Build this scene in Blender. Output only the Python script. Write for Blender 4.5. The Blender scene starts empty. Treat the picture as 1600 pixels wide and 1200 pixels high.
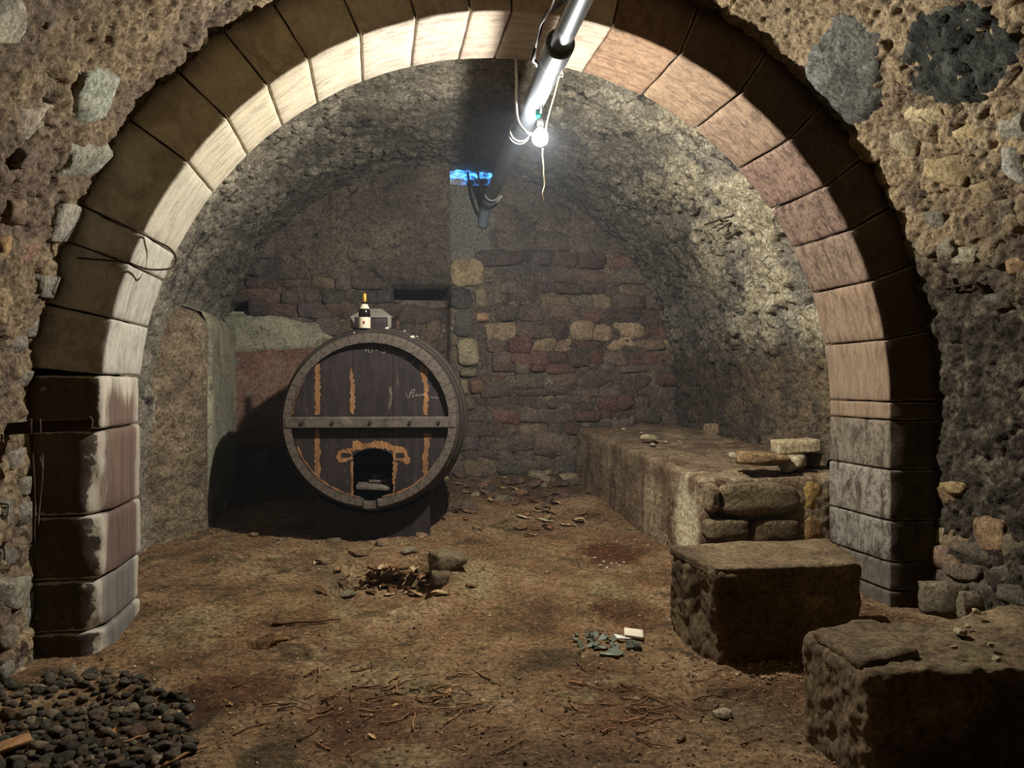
import bpy, math, random
import numpy as np
from mathutils import Vector, Matrix

R_ = random.Random(7)
rng = np.random.default_rng(11)
scn = bpy.context.scene
col = scn.collection

# ------------------------------------------------------------------ camera
EYE = 1.40
YAW = math.radians(10.25)
FW = np.array([math.sin(YAW), math.cos(YAW), 0.0])
RT = np.array([math.cos(YAW), -math.sin(YAW), 0.0])
UP = np.array([0, 0, 1.0])
C0 = np.array([0, 0, EYE])
cam_d = bpy.data.cameras.new('camera')
cam_d.sensor_width = 36.0
cam_d.lens = 27.0
cam_d.clip_start = 0.05
cam = bpy.data.objects.new('camera', cam_d)
col.objects.link(cam)
cam.location = C0
cam.rotation_euler = (math.pi / 2, 0, -YAW)
scn.camera = cam

# ------------------------------------------------------------------ world, light, exposure
w = bpy.data.worlds.new('world')
w.use_nodes = True
w.node_tree.nodes['Background'].inputs[0].default_value = (0.02, 0.03, 0.05, 1)
w.node_tree.nodes['Background'].inputs[1].default_value = 0.0
scn.world = w
scn.view_settings.view_transform = 'Standard'
scn.view_settings.look = 'None'
scn.view_settings.gamma = 1.0
scn.view_settings.exposure = 0.0
scn.view_settings.use_curve_mapping = False
scn.cycles.diffuse_bounces = 1
scn.cycles.use_denoising = True
scn.cycles.denoising_prefilter = 'FAST'
scn.cycles.sample_clamp_indirect = 1.5
scn.cycles.max_bounces = 4

BULB = np.array([1.012, 4.62, EYE + 1.525])
LAMP_W = 275.0
ld = bpy.data.lights.new('bulb_light', 'POINT')
ld.energy = LAMP_W
ld.color = (1.0, 0.975, 0.93)
ld.shadow_soft_size = 0.028
ld.use_nodes = True
nt = ld.node_tree
em = nt.nodes['Emission']
fo = nt.nodes.new('ShaderNodeLightFalloff')
fo.inputs['Strength'].default_value = 1.0
fo.inputs['Smooth'].default_value = 0.0
mq = nt.nodes.new('ShaderNodeMath'); mq.operation = 'MULTIPLY'; mq.inputs[1].default_value = 0.24
ml = nt.nodes.new('ShaderNodeMath'); ml.operation = 'MULTIPLY_ADD'; ml.inputs[1].default_value = 0.40
nt.links.new(fo.outputs['Quadratic'], mq.inputs[0])
nt.links.new(fo.outputs['Linear'], ml.inputs[0])
nt.links.new(mq.outputs[0], ml.inputs[2])
# a bulb hanging from its socket gives less light upwards than to the sides
tc = nt.nodes.new('ShaderNodeTexCoord')
sx = nt.nodes.new('ShaderNodeSeparateXYZ')
mr = nt.nodes.new('ShaderNodeMapRange')
mr.interpolation_type = 'SMOOTHSTEP'
for k_, v_ in (('From Min', 0.0), ('From Max', 1.0), ('To Min', 1.0), ('To Max', 0.30)):
    mr.inputs[k_].default_value = v_
mm = nt.nodes.new('ShaderNodeMath'); mm.operation = 'MULTIPLY'
nt.links.new(tc.outputs['Normal'], sx.inputs[0])
nt.links.new(sx.outputs['Z'], mr.inputs['Value'])
nt.links.new(mr.outputs['Result'], mm.inputs[0])
nt.links.new(ml.outputs[0], mm.inputs[1])
nt.links.new(mm.outputs[0], em.inputs['Strength'])
lamp = bpy.data.objects.new('bulb_light', ld)
lamp.location = BULB
col.objects.link(lamp)

# daylight falling down the vent shaft at the far end
vd = bpy.data.lights.new('vent_daylight', 'AREA')
vd.energy = 160.0
vd.color = (0.06, 0.32, 1.0)
vd.shape = 'RECTANGLE'
vd.size, vd.size_y = 0.5, 0.4
vl = bpy.data.objects.new('vent_daylight', vd)
col.objects.link(vl)

# ------------------------------------------------------------------ helpers: pixels -> world
def ray(px, py):
    return FW + RT * (px - 800) / 1200.0 + UP * (600 - py) / 1200.0

def atY(px, py, Y):
    d = ray(px, py)
    return C0 + d * (Y / d[1])

def atZ(px, py, z):
    d = ray(px, py)
    return C0 + d * ((z - EYE) / d[2])

def atD(px, py, D):
    return C0 + ray(px, py) * D

# ------------------------------------------------------------------ noise
_perm = np.arange(256)
np.random.RandomState(3).shuffle(_perm)
_perm = np.concatenate([_perm, _perm, _perm])
_g = np.random.RandomState(5).normal(size=(256, 3))
_g /= np.linalg.norm(_g, axis=1)[:, None]

def perlin(p):
    p = np.asarray(p, float)
    i = np.floor(p).astype(int)
    f = p - i
    u = f * f * f * (f * (f * 6 - 15) + 10)
    i &= 255
    out = 0
    for dx in (0, 1):
        wx = u[:, 0] if dx else 1 - u[:, 0]
        hx = _perm[i[:, 0] + dx]
        for dy in (0, 1):
            wy = u[:, 1] if dy else 1 - u[:, 1]
            hy = _perm[hx + i[:, 1] + dy]
            for dz in (0, 1):
                wz = u[:, 2] if dz else 1 - u[:, 2]
                h = _perm[hy + i[:, 2] + dz]
                g = _g[h]
                d = g[:, 0] * (f[:, 0] - dx) + g[:, 1] * (f[:, 1] - dy) + g[:, 2] * (f[:, 2] - dz)
                out = out + wx * wy * wz * d
    return out

def fbm(p, octv=4, gain=0.5, lac=2.03):
    a, s, amp = 0, 1.0, 1.0
    for k in range(octv):
        a = a + amp * perlin(p * s + 17.3 * k)
        s *= lac
        amp *= gain
    return a

def ridged(p, octv=4, gain=.55):
    a, s_, amp, tot = 0, 1.0, 1.0, 0
    for k in range(octv):
        a = a + amp * (1 - np.abs(perlin(p * s_ + 11.1 * k)) * 2.2)
        tot += amp; s_ *= 2.07; amp *= gain
    return a / tot

def h01(a, b, c=0):
    x = (a * 374761393 + b * 668265263 + c * 2147483647 + 1442695) & 0xffffffff
    x = ((x ^ (x >> 13)) * 1274126177) & 0xffffffff
    x = x ^ (x >> 16)
    return (x & 0xffffff) / float(0x1000000)

def worley(q, seed=0, jit=0.85):
    """2D cells: F1, F2, random per cell"""
    i = np.floor(q).astype(np.int64)
    F1 = np.full(len(q), 9.0); F2 = np.full(len(q), 9.0); ID = np.zeros(len(q))
    for dx in (-1, 0, 1):
        for dy in (-1, 0, 1):
            cx = i[:, 0] + dx; cy = i[:, 1] + dy
            px_ = cx + 0.5 + jit * (h01(cx, cy, seed) - .5)
            py_ = cy + 0.5 + jit * (h01(cx, cy, seed + 7) - .5)
            d = np.hypot(q[:, 0] - px_, q[:, 1] - py_)
            r = h01(cx, cy, seed + 13)
            m = d < F1
            F2 = np.where(m, F1, np.minimum(F2, d))
            ID = np.where(m, r, ID)
            F1 = np.where(m, d, F1)
    return F1, F2, ID

def sstep(a, b, x):
    t = np.clip((x - a) / (b - a), 0, 1)
    return t * t * (3 - 2 * t)

def rubble(u, v, su, sv, seed):
    """stones in mortar over a flat (u,v) sheet: height 0..1, per stone random, joint mask"""
    p = np.stack([u * 2.3, v * 2.3, np.full(len(u), seed * 1.7)], 1)
    wu = perlin(p) * 0.35 + 0.12 * perlin(p * 3.1)
    wv = perlin(p + 31) * 0.35 + 0.12 * perlin(p * 3.1 + 9)
    q = np.stack([u / su + wu, v / sv + wv], 1)
    F1, F2, ID = worley(q, seed)
    e = F2 - F1
    dome = sstep(0.02, 0.30, e)
    return dome * (0.25 + 0.75 * ID), ID, 1 - sstep(0.05, 0.18, e)

# ------------------------------------------------------------------ helpers: meshes
def link(o, parent=None):
    col.objects.link(o)
    if parent is not None:
        o.parent = parent
    return o

def mesh_np(name, V, F, mat, parent=None, smooth=True, attrs=None, mname=None):
    """V (n,3), F (m,3|4) arrays or list of lists"""
    me = bpy.data.meshes.new(mname or name)
    if isinstance(F, np.ndarray):
        k = F.shape[1]
        me.vertices.add(len(V)); me.loops.add(F.size); me.polygons.add(len(F))
        me.vertices.foreach_set('co', np.asarray(V, np.float32).ravel())
        me.loops.foreach_set('vertex_index', F.astype(np.int32).ravel())
        me.polygons.foreach_set('loop_start', np.arange(0, F.size, k, dtype=np.int32))
        me.polygons.foreach_set('loop_total', np.full(len(F), k, np.int32))
        me.update(calc_edges=True)
    else:
        me.from_pydata([tuple(map(float, v)) for v in V], [], [list(map(int, f)) for f in F])
    me.polygons.foreach_set('use_smooth', np.full(len(me.polygons), bool(smooth)))
    if attrs:
        for k_, a in attrs.items():
            at = me.attributes.new(k_, 'FLOAT', 'POINT')
            at.data.foreach_set('value', np.asarray(a, np.float32))
    if mat:
        me.materials.append(mat)
    me.update()
    o = bpy.data.objects.new(name, me)
    return link(o, parent)

def grid_faces(nu, nv, mask=None):
    a = np.arange(nu * nv).reshape(nu, nv)
    q = np.stack([a[:-1, :-1], a[1:, :-1], a[1:, 1:], a[:-1, 1:]], -1).reshape(-1, 4)
    if mask is not None:
        q = q[mask.reshape(-1)]
    return q

def rbox_unit(n):
    """cube surface grid, n segments a side, welded; coords -1..1"""
    idx, V, F = {}, [], []
    def vid(t):
        if t not in idx:
            idx[t] = len(V); V.append(t)
        return idx[t]
    for ax in range(3):
        b, c = (ax + 1) % 3, (ax + 2) % 3
        for s in (0, n):
            for i in range(n):
                for j in range(n):
                    q = []
                    for di, dj in ((0, 0), (1, 0), (1, 1), (0, 1)):
                        t = [0, 0, 0]; t[ax] = s; t[b] = i + di; t[c] = j + dj
                        q.append(vid(tuple(t)))
                    if s == 0: q.reverse()
                    F.append(q)
    return np.array(V, float) * 2.0 / n - 1.0, np.array(F)

_RB = {}
def rbox(n, half, r):
    """rounded box of half sizes with corner radius r"""
    if n not in _RB: _RB[n] = rbox_unit(n)
    U, F = _RB[n]
    half = np.asarray(half, float)
    # push the outermost rows towards the edge so the rounding is resolved
    rr = np.minimum(r, half * 0.95)
    P = U.copy()
    if n >= 4:
        k = 1 - 2.0 / n
        inner = np.abs(U) < 1 - 1e-6
        for ax in range(3):
            lim = (half[ax] - rr[ax]) / half[ax]
            P[:, ax] = np.where(inner[:, ax], U[:, ax] / k * max(lim, 0.3), U[:, ax])
    P = P * half
    lim = half - rr
    Q = np.clip(P, -lim, lim)
    D = P - Q
    L = np.linalg.norm(D / rr, axis=1)
    M = np.max(np.abs(D / rr), axis=1)
    sc = np.where(L > 1e-9, M / np.maximum(L, 1e-9), 1.0)
    return Q + D * sc[:, None], F

def vnormals(V, F):
    n = np.zeros_like(V)
    a = V[F[:, 0]]; b = V[F[:, 1]]; c = V[F[:, 2]]
    fn = np.cross(b - a, c - a)
    for k in range(F.shape[1]):
        np.add.at(n, F[:, k], fn)
    return n / np.maximum(np.linalg.norm(n, axis=1), 1e-12)[:, None]

def rock_mesh(seed, n=4, box=0.55, amp=0.16):
    """irregular stone inside -1..1, welded grid"""
    if n not in _RB: _RB[n] = rbox_unit(n)
    U, F = _RB[n]
    L = np.linalg.norm(U, axis=1)
    S = U / L[:, None]
    P = U * box + S * (1 - box)
    r = np.random.RandomState(seed)
    for _ in range(7):                      # a few chisel cuts
        d = r.normal(size=3); d /= np.linalg.norm(d)
        off = r.uniform(.62, .92)
        k = P @ d - off
        P = P - np.outer(np.maximum(k, 0) * .85, d)
    P = P * (1 + amp * fbm(P * 1.3 + seed * 9.1, 3)[:, None])
    return P, F

def frame(n, up):
    n = np.asarray(n, float); n /= np.linalg.norm(n)
    x = np.cross(up, n); x /= np.linalg.norm(x)
    y = np.cross(n, x)
    return x, y, n

def M4(x, y, z, p):
    return Matrix(((x[0], y[0], z[0], p[0]), (x[1], y[1], z[1], p[1]), (x[2], y[2], z[2], p[2]), (0, 0, 0, 1)))

def tube_np(pts, rad, ns=8, cap=True):
    pts = np.asarray(pts, float)
    n = len(pts)
    rad = np.full(n, rad) if np.isscalar(rad) else np.asarray(rad, float)
    T = np.gradient(pts, axis=0)
    T /= np.maximum(np.linalg.norm(T, axis=1), 1e-9)[:, None]
    ref = np.array([0, 0, 1.0]) if abs(T[0, 2]) < .9 else np.array([1.0, 0, 0])
    x = np.cross(ref, T[0]); x /= np.linalg.norm(x)
    V = []
    for i in range(n):
        x = x - T[i] * (x @ T[i]); x /= np.linalg.norm(x)
        y = np.cross(T[i], x)
        a = np.linspace(0, 2 * np.pi, ns, endpoint=False)
        V.append(pts[i] + rad[i] * (np.outer(np.cos(a), x) + np.outer(np.sin(a), y)))
    V = np.concatenate(V)
    F = []
    for i in range(n - 1):
        for k in range(ns):
            F.append([i * ns + k, i * ns + (k + 1) % ns, (i + 1) * ns + (k + 1) % ns, (i + 1) * ns + k])
    if cap:
        F.append(list(range(ns))[::-1]); F.append([(n - 1) * ns + k for k in range(ns)])
    return V, F

def smooth_path(pts, m=6):
    """catmull-rom"""
    P = np.asarray(pts, float)
    P = np.vstack([2 * P[0] - P[1], P, 2 * P[-1] - P[-2]])
    out = []
    for i in range(1, len(P) - 2):
        for t in np.linspace(0, 1, m, endpoint=False):
            a, b, c, d = P[i - 1], P[i], P[i + 1], P[i + 2]
            out.append(.5 * (2 * b + (c - a) * t + (2 * a - 5 * b + 4 * c - d) * t * t + (3 * b - a - 3 * c + d) * t ** 3))
    out.append(P[-2])
    return np.array(out)

def tube(name, pts, rad, mat, parent=None, ns=8, m=0):
    if m: pts = smooth_path(pts, m)
    V, F = tube_np(pts, rad, ns)
    return mesh_np(name, V, F, mat, parent)

def lathe(name, prof, mat, parent=None, ns=28):
    V, F = [], []
    for r, z in prof:
        for k in range(ns):
            a = 2 * math.pi * k / ns
            V.append((r * math.cos(a), r * math.sin(a), z))
    for i in range(len(prof) - 1):
        for k in range(ns):
            F.append([i * ns + k, i * ns + (k + 1) % ns, (i + 1) * ns + (k + 1) % ns, (i + 1) * ns + k])
    F.append(list(range(ns))[::-1]); F.append([(len(prof) - 1) * ns + k for k in range(ns)])
    return mesh_np(name, V, F, mat, parent)

def extrude_poly(name, pts2, y0, y1, mat, parent=None):
    """polygon in x,z extruded along y"""
    n = len(pts2)
    V = [(p[0], y0, p[1]) for p in pts2] + [(p[0], y1, p[1]) for p in pts2]
    F = [list(range(n)), [n + k for k in range(n)][::-1]]
    for k in range(n):
        F.append([k, n + k, n + (k + 1) % n, (k + 1) % n])
    o = mesh_np(name, V, F, mat, parent, smooth=False)
    return o

def empty(name, loc, label=None, cat=None, group=None, kind=None):
    o = bpy.data.objects.new(name, None)
    o.empty_display_size = 0.1
    o.location = loc
    col.objects.link(o)
    return tag(o, label, cat, group, kind)

def tag(o, label=None, cat=None, group=None, kind=None):
    if label: o['label'] = label
    if cat: o['category'] = cat
    if group: o['group'] = group
    if kind: o['kind'] = kind
    return o

def hexa_map(V, B, T):
    """V in -1..1 -> hexahedron; B,T four corners (x0y0,x1y0,x1y1,x0y1)"""
    a = (V[:, 0:1] + 1) / 2; b = (V[:, 1:2] + 1) / 2; c = (V[:, 2:3] + 1) / 2
    B = np.asarray(B, float); T = np.asarray(T, float)
    bo = B[0] * (1 - a) * (1 - b) + B[1] * a * (1 - b) + B[2] * a * b + B[3] * (1 - a) * b
    to = T[0] * (1 - a) * (1 - b) + T[1] * a * (1 - b) + T[2] * a * b + T[3] * (1 - a) * b
    return bo * (1 - c) + to * c

def hexa(name, B, T, mat, parent=None, n=24, r=0.05, amp=0.02, fscale=3.0, fine=0.006, seed=0):
    B = np.asarray(B, float); T = np.asarray(T, float)
    sz = np.array([np.linalg.norm(B[1] - B[0]), np.linalg.norm(B[3] - B[0]), np.linalg.norm(T[0] - B[0])]) / 2
    U, F = rbox_unit(n) if n not in _RB else _RB[n]
    _RB[n] = (U, F)
    # keep the regular grid, round the corners
    P = U * sz
    rr = np.minimum(r, sz * .9)
    Q = np.clip(P, -(sz - rr), sz - rr)
    D = P - Q
    L = np.linalg.norm(D / rr, axis=1); Mx = np.max(np.abs(D / rr), axis=1)
    P = Q + D * np.where(L > 1e-9, Mx / np.maximum(L, 1e-9), 1)[:, None]
    W = hexa_map(P / sz, B, T)
    N = vnormals(W, F)
    h = amp * fbm(W * fscale + seed, 4) + fine * fbm(W * 22 + seed, 3) - amp * 0.8 * np.maximum(fbm(W * 7 + seed + 5, 2) - .25, 0)
    W = W + N * h[:, None]
    return mesh_np(name, W, F, mat, parent)

# ------------------------------------------------------------------ materials
def lin(c):
    return tuple((x / 12.92 if x <= .04045 else ((x + .055) / 1.055) ** 2.4) for x in [v / 255. for v in c])

class NT:
    def __init__(s, name):
        s.m = bpy.data.materials.new(name); s.m.use_nodes = True
        s.t = s.m.node_tree; s.n = s.t.nodes; s.l = s.t.links
        s.b = s.n['Principled BSDF']
        s.b.inputs['Specular IOR Level'].default_value = 0.25
    def new(s, ty, **kw):
        n = s.n.new(ty)
        for k, v in kw.items():
            setattr(n, k, v)
        return n
    def noise(s, vec, scale, detail=5, rough=.6, dist=0.0):
        n = s.new('ShaderNodeTexNoise'); s.l.new(vec, n.inputs['Vector'])
        n.inputs['Scale'].default_value = scale; n.inputs['Detail'].default_value = detail
        n.inputs['Roughness'].default_value = rough; n.inputs['Distortion'].default_value = dist
        return n.outputs['Fac']
    def ramp(s, fac, stops):
        r = s.new('ShaderNodeValToRGB'); s.l.new(fac, r.inputs['Fac'])
        e = r.color_ramp.elements
        while len(e) < len(stops): e.new(0.5)
        for i, (p, c) in enumerate(stops):
            e[i].position = p; e[i].color = (*c, 1)
        return r.outputs['Color']
    def rampf(s, fac, a, b):
        r = s.new('ShaderNodeMapRange'); s.l.new(fac, r.inputs['Value'])
        r.inputs['From Min'].default_value = a; r.inputs['From Max'].default_value = b
        r.interpolation_type = 'SMOOTHSTEP'
        return r.outputs['Result']
    def mix(s, fac, a, b, mode='MIX'):
        m = s.new('ShaderNodeMix', data_type='RGBA', blend_type=mode)
        for v, i in ((fac, 0), (a, 6), (b, 7)):
            if isinstance(v, (int, float)): m.inputs[i].default_value = v
            elif isinstance(v, tuple): m.inputs[i].default_value = (*v, 1)
            else: s.l.new(v, m.inputs[i])
        return m.outputs[2]
    def math(s, op, a, b=0.0):
        m = s.new('ShaderNodeMath', operation=op)
        for v, i in ((a, 0), (b, 1)):
            if isinstance(v, (int, float)): m.inputs[i].default_value = v
            else: s.l.new(v, m.inputs[i])
        return m.outputs[0]
    def attr(s, name):
        a = s.new('ShaderNodeAttribute'); a.attribute_name = name
        return a.outputs['Fac']
    def pos(s):
        return s.new('ShaderNodeNewGeometry').outputs['Position']
    def obj(s):
        return s.new('ShaderNodeTexCoord').outputs['Object']
    def scalev(s, v, sc):
        m = s.new('ShaderNodeMapping'); s.l.new(v, m.inputs['Vector']); m.inputs['Scale'].default_value = sc
        return m.outputs[0]
    def bump(s, h, strength, dist, chain=None):
        b = s.new('ShaderNodeBump'); s.l.new(h, b.inputs['Height'])
        b.inputs['Strength'].default_value = strength; b.inputs['Distance'].default_value = dist
        if chain is not None: s.l.new(chain, b.inputs['Normal'])
        return b.outputs['Normal']
    def fin(s, colr, rough=.92, normal=None, metal=0.0, spec=None):
        if isinstance(colr, tuple): s.b.inputs['Base Color'].default_value = (*colr, 1)
        else: s.l.new(colr, s.b.inputs['Base Color'])
        if isinstance(rough, (int, float)): s.b.inputs['Roughness'].default_value = rough
        else: s.l.new(rough, s.b.inputs['Roughness'])
        s.b.inputs['Metallic'].default_value = metal
        if spec is not None: s.b.inputs['Specular IOR Level'].default_value = spec
        if normal is not None: s.l.new(normal, s.b.inputs['Normal'])
        return s.m

def rock_mat(name, stops, big=1.4, spots=None, spot_scale=7, spot_th=(.56, .66), mortar=None, objcol=False,
             bump=(60, .5, .012), grain=(.42, 1.5), extra=None, rough=.93):
    t = NT(name)
    p = t.pos()
    n1 = t.noise(p, big, 7, .62, .4)
    c = t.ramp(n1, stops)
    if objcol:
        oc = t.new('ShaderNodeObjectInfo').outputs['Color']
        c = t.mix(1.0, c, oc, 'MULTIPLY')
    if mortar is not None:
        rn = t.attr('rnd')
        br = t.ramp(rn, [(0, (.62, .6, .58)), (.5, (1, .95, .9)), (1, (1.35, 1.3, 1.2))])
        c = t.mix(1.0, c, br, 'MULTIPLY')
        c = t.mix(t.math('MULTIPLY', t.attr('mor'), .85), c, mortar)
    if spots is not None:
        f = t.rampf(t.noise(p, spot_scale, 6, .65, .6), *spot_th)
        c = t.mix(f, c, spots)
    if extra: c = extra(t, p, c)
    g = t.noise(p, 38, 8, .7)
    c = t.mix(1.0, c, t.ramp(g, [(.34, (grain[0],) * 3), (.66, (grain[1],) * 3)]), 'MULTIPLY')
    nb = t.bump(t.noise(p, bump[0] * .45, 9, .72, .4), bump[1], bump[2] * 1.6)
    # crumbly pits: small dark holes of the material itself, and their relief
    pn = t.rampf(t.noise(p, bump[0] * .9, 5, .6, 1.2), .58, .68)
    nb = t.bump(t.math('SUBTRACT', 1.0, pn), min(1, bump[1] * 1.1), bump[2] * .9, nb)
    v = t.new('ShaderNodeTexVoronoi'); t.l.new(p, v.inputs['Vector']); v.inputs['Scale'].default_value = bump[0] * .6
    nb = t.bump(v.outputs['Distance'], bump[1] * .5, bump[2] * .9, nb)
    return t.fin(c, rough, nb, spec=.2)

def x_sum(t, base, items):
    return base

# near vault: tan and violet-brown mortar; greyer and darker low on the right-hand side
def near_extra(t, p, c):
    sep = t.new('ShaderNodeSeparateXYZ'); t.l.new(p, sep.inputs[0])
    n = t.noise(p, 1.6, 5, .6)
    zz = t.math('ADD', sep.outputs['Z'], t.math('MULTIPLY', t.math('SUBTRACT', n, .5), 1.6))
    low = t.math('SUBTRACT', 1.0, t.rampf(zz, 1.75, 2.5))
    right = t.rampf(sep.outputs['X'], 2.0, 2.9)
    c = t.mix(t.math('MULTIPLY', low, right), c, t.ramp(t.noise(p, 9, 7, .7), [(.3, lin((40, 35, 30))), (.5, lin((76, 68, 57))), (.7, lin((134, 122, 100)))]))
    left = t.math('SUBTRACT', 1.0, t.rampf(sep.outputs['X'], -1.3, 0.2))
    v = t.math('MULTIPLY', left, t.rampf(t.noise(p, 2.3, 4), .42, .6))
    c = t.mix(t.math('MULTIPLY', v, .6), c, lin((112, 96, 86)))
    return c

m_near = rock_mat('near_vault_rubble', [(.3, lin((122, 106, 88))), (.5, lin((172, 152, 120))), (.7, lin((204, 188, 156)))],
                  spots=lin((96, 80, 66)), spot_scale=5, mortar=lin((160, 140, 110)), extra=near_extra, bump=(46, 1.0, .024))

def far_extra(t, p, c):
    # crumbling pale plaster on the right haunch, soot on the crown towards the back
    sep = t.new('ShaderNodeSeparateXYZ'); t.l.new(p, sep.inputs[0])
    pl = t.attr('plas')
    c = t.mix(pl, c, t.ramp(t.noise(p, 8, 6, .7), [(.3, lin((150, 138, 110))), (.55, lin((206, 193, 160))), (.75, lin((226, 219, 196)))]))
    # black mould eating into the plaster, brown damp rubble below it
    rt = t.rampf(sep.outputs['X'], 1.9, 2.7)
    md = t.rampf(t.noise(p, 4.2, 9, .76, .8), .53, .60)
    c = t.mix(t.math('MULTIPLY', t.math('MULTIPLY', md, rt), .85), c, lin((48, 44, 40)))
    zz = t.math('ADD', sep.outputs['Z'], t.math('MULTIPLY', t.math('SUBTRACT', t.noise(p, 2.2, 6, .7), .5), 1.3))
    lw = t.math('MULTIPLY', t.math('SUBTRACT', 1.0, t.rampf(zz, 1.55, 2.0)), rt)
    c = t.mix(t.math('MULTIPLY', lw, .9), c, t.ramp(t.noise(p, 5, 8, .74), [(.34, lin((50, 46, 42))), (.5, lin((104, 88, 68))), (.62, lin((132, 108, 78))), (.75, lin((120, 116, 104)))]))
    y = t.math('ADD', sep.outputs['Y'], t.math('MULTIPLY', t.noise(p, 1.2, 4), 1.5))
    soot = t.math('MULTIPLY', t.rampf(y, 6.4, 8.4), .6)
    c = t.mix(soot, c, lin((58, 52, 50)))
    return c

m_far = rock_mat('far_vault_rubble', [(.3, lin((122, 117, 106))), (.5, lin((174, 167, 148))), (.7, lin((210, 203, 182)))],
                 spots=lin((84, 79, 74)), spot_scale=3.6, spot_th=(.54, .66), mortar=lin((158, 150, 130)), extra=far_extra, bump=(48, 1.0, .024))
m_back = rock_mat('back_wall_mortar', [(.3, lin((76, 67, 60))), (.5, lin((108, 96, 82))), (.7, lin((140, 127, 107)))],
                  spots=lin((62, 54, 52)), mortar=None, bump=(50, 1.0, .022), extra=lambda t, p, c: t.mix(t.math('MULTIPLY', t.attr('chase'), .8), c, lin((118, 118, 106))))
m_pier = rock_mat('pier_rubble', [(.3, lin((96, 86, 72))), (.5, lin((138, 124, 102))), (.7, lin((170, 155, 130)))],
                  spots=lin((100, 82, 62)), spot_scale=6, mortar=lin((120, 102, 76)), bump=(45, .9, .02))
m_stone = rock_mat('stone', [(.3, (.62, .6, .58)), (.5, (1, 1, 1)), (.7, (1.35, 1.3, 1.22))], big=5, objcol=True,
                   bump=(55, .8, .016), grain=(.5, 1.4))
m_cement = rock_mat('grey_cement', [(.3, lin((78, 76, 70))), (.5, lin((104, 102, 92))), (.7, lin((130, 130, 122)))], big=4,
                    spots=lin((140, 140, 134)), spot_scale=6, bump=(60, .9, .018))
m_cement_d = rock_mat('dark_cement', [(.3, lin((46, 46, 42))), (.5, lin((72, 73, 66))), (.7, lin((100, 101, 92)))], big=5, bump=(44, 1.0, .026))

def bench_extra(t, p, c):
    sep = t.new('ShaderNodeSeparateXYZ'); t.l.new(p, sep.inputs[0])
    n = t.noise(t.scalev(p, (6, 6, 1.0)), 1.0, 6, .65)
    c = t.mix(t.math('MULTIPLY', t.rampf(n, .5, .62), .8), c, lin((96, 70, 52)))
    # pale lime wash left on the long face by the near corner
    dn = t.new('ShaderNodeVectorMath', operation='DISTANCE'); t.l.new(t.scalev(p, (1, 1, .55)), dn.inputs[0]); q = atY(1076, 824, 5.35); dn.inputs[1].default_value = (q[0], q[1], q[2] * .55)
    dd = t.math('ADD', dn.outputs['Value'], t.math('MULTIPLY', t.math('SUBTRACT', n, .5), .5))
    return t.mix(t.math('SUBTRACT', 1.0, t.rampf(dd, .10, .26)), c, lin((206, 192, 156)))
m_bench = rock_mat('bench_render', [(.3, lin((88, 74, 58))), (.5, lin((128, 109, 84))), (.7, lin((164, 147, 116)))], big=2.5,
                   spots=lin((90, 70, 50)), spot_scale=5, extra=bench_extra, bump=(50, .65, .014))
m_block = rock_mat('block_stone', [(.3, lin((72, 60, 44))), (.5, lin((110, 92, 67))), (.7, lin((144, 124, 92)))], big=2.2,
                   spots=lin((112, 98, 70)), spot_scale=4, bump=(55, .6, .012))

def floor_extra(t, p, c):
    c = t.mix(t.attr('red'), c, t.ramp(t.noise(p, 14, 6, .7), [(.3, lin((72, 40, 24))), (.7, lin((116, 72, 44)))]))
    c = t.mix(t.attr('pale'), c, t.ramp(t.noise(p, 16, 6, .7), [(.3, lin((128, 110, 76))), (.7, lin((196, 176, 130)))]))
    c = t.mix(t.attr('dark'), c, lin((70, 58, 40)))
    f = t.rampf(t.noise(p, 70, 4, .6), .66, .74)
    c = t.mix(t.math('MULTIPLY', t.rampf(t.noise(p, 12, 7, .75, 1.0), .53, .62), .6), c, lin((78, 58, 40)))
    c = t.mix(t.math('MULTIPLY', t.rampf(t.noise(t.scalev(p, (1, 1.7, 1)), 17, 8, .75, 1.5), .57, .66), .75), c, lin((188, 164, 118)))
    return t.mix(t.math('MULTIPLY', f, .6), c, lin((206, 186, 144)))
m_floor = rock_mat('dirt_floor', [(.30, lin((92, 68, 48))), (.42, lin((136, 104, 72))), (.56, lin((158, 126, 90))), (.70, lin((190, 162, 124)))], big=1.7,
                   spots=lin((96, 80, 52)), spot_scale=3.3, spot_th=(.5, .66), extra=floor_extra, bump=(44, 1.0, .03), grain=(.38, 1.6))

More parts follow.
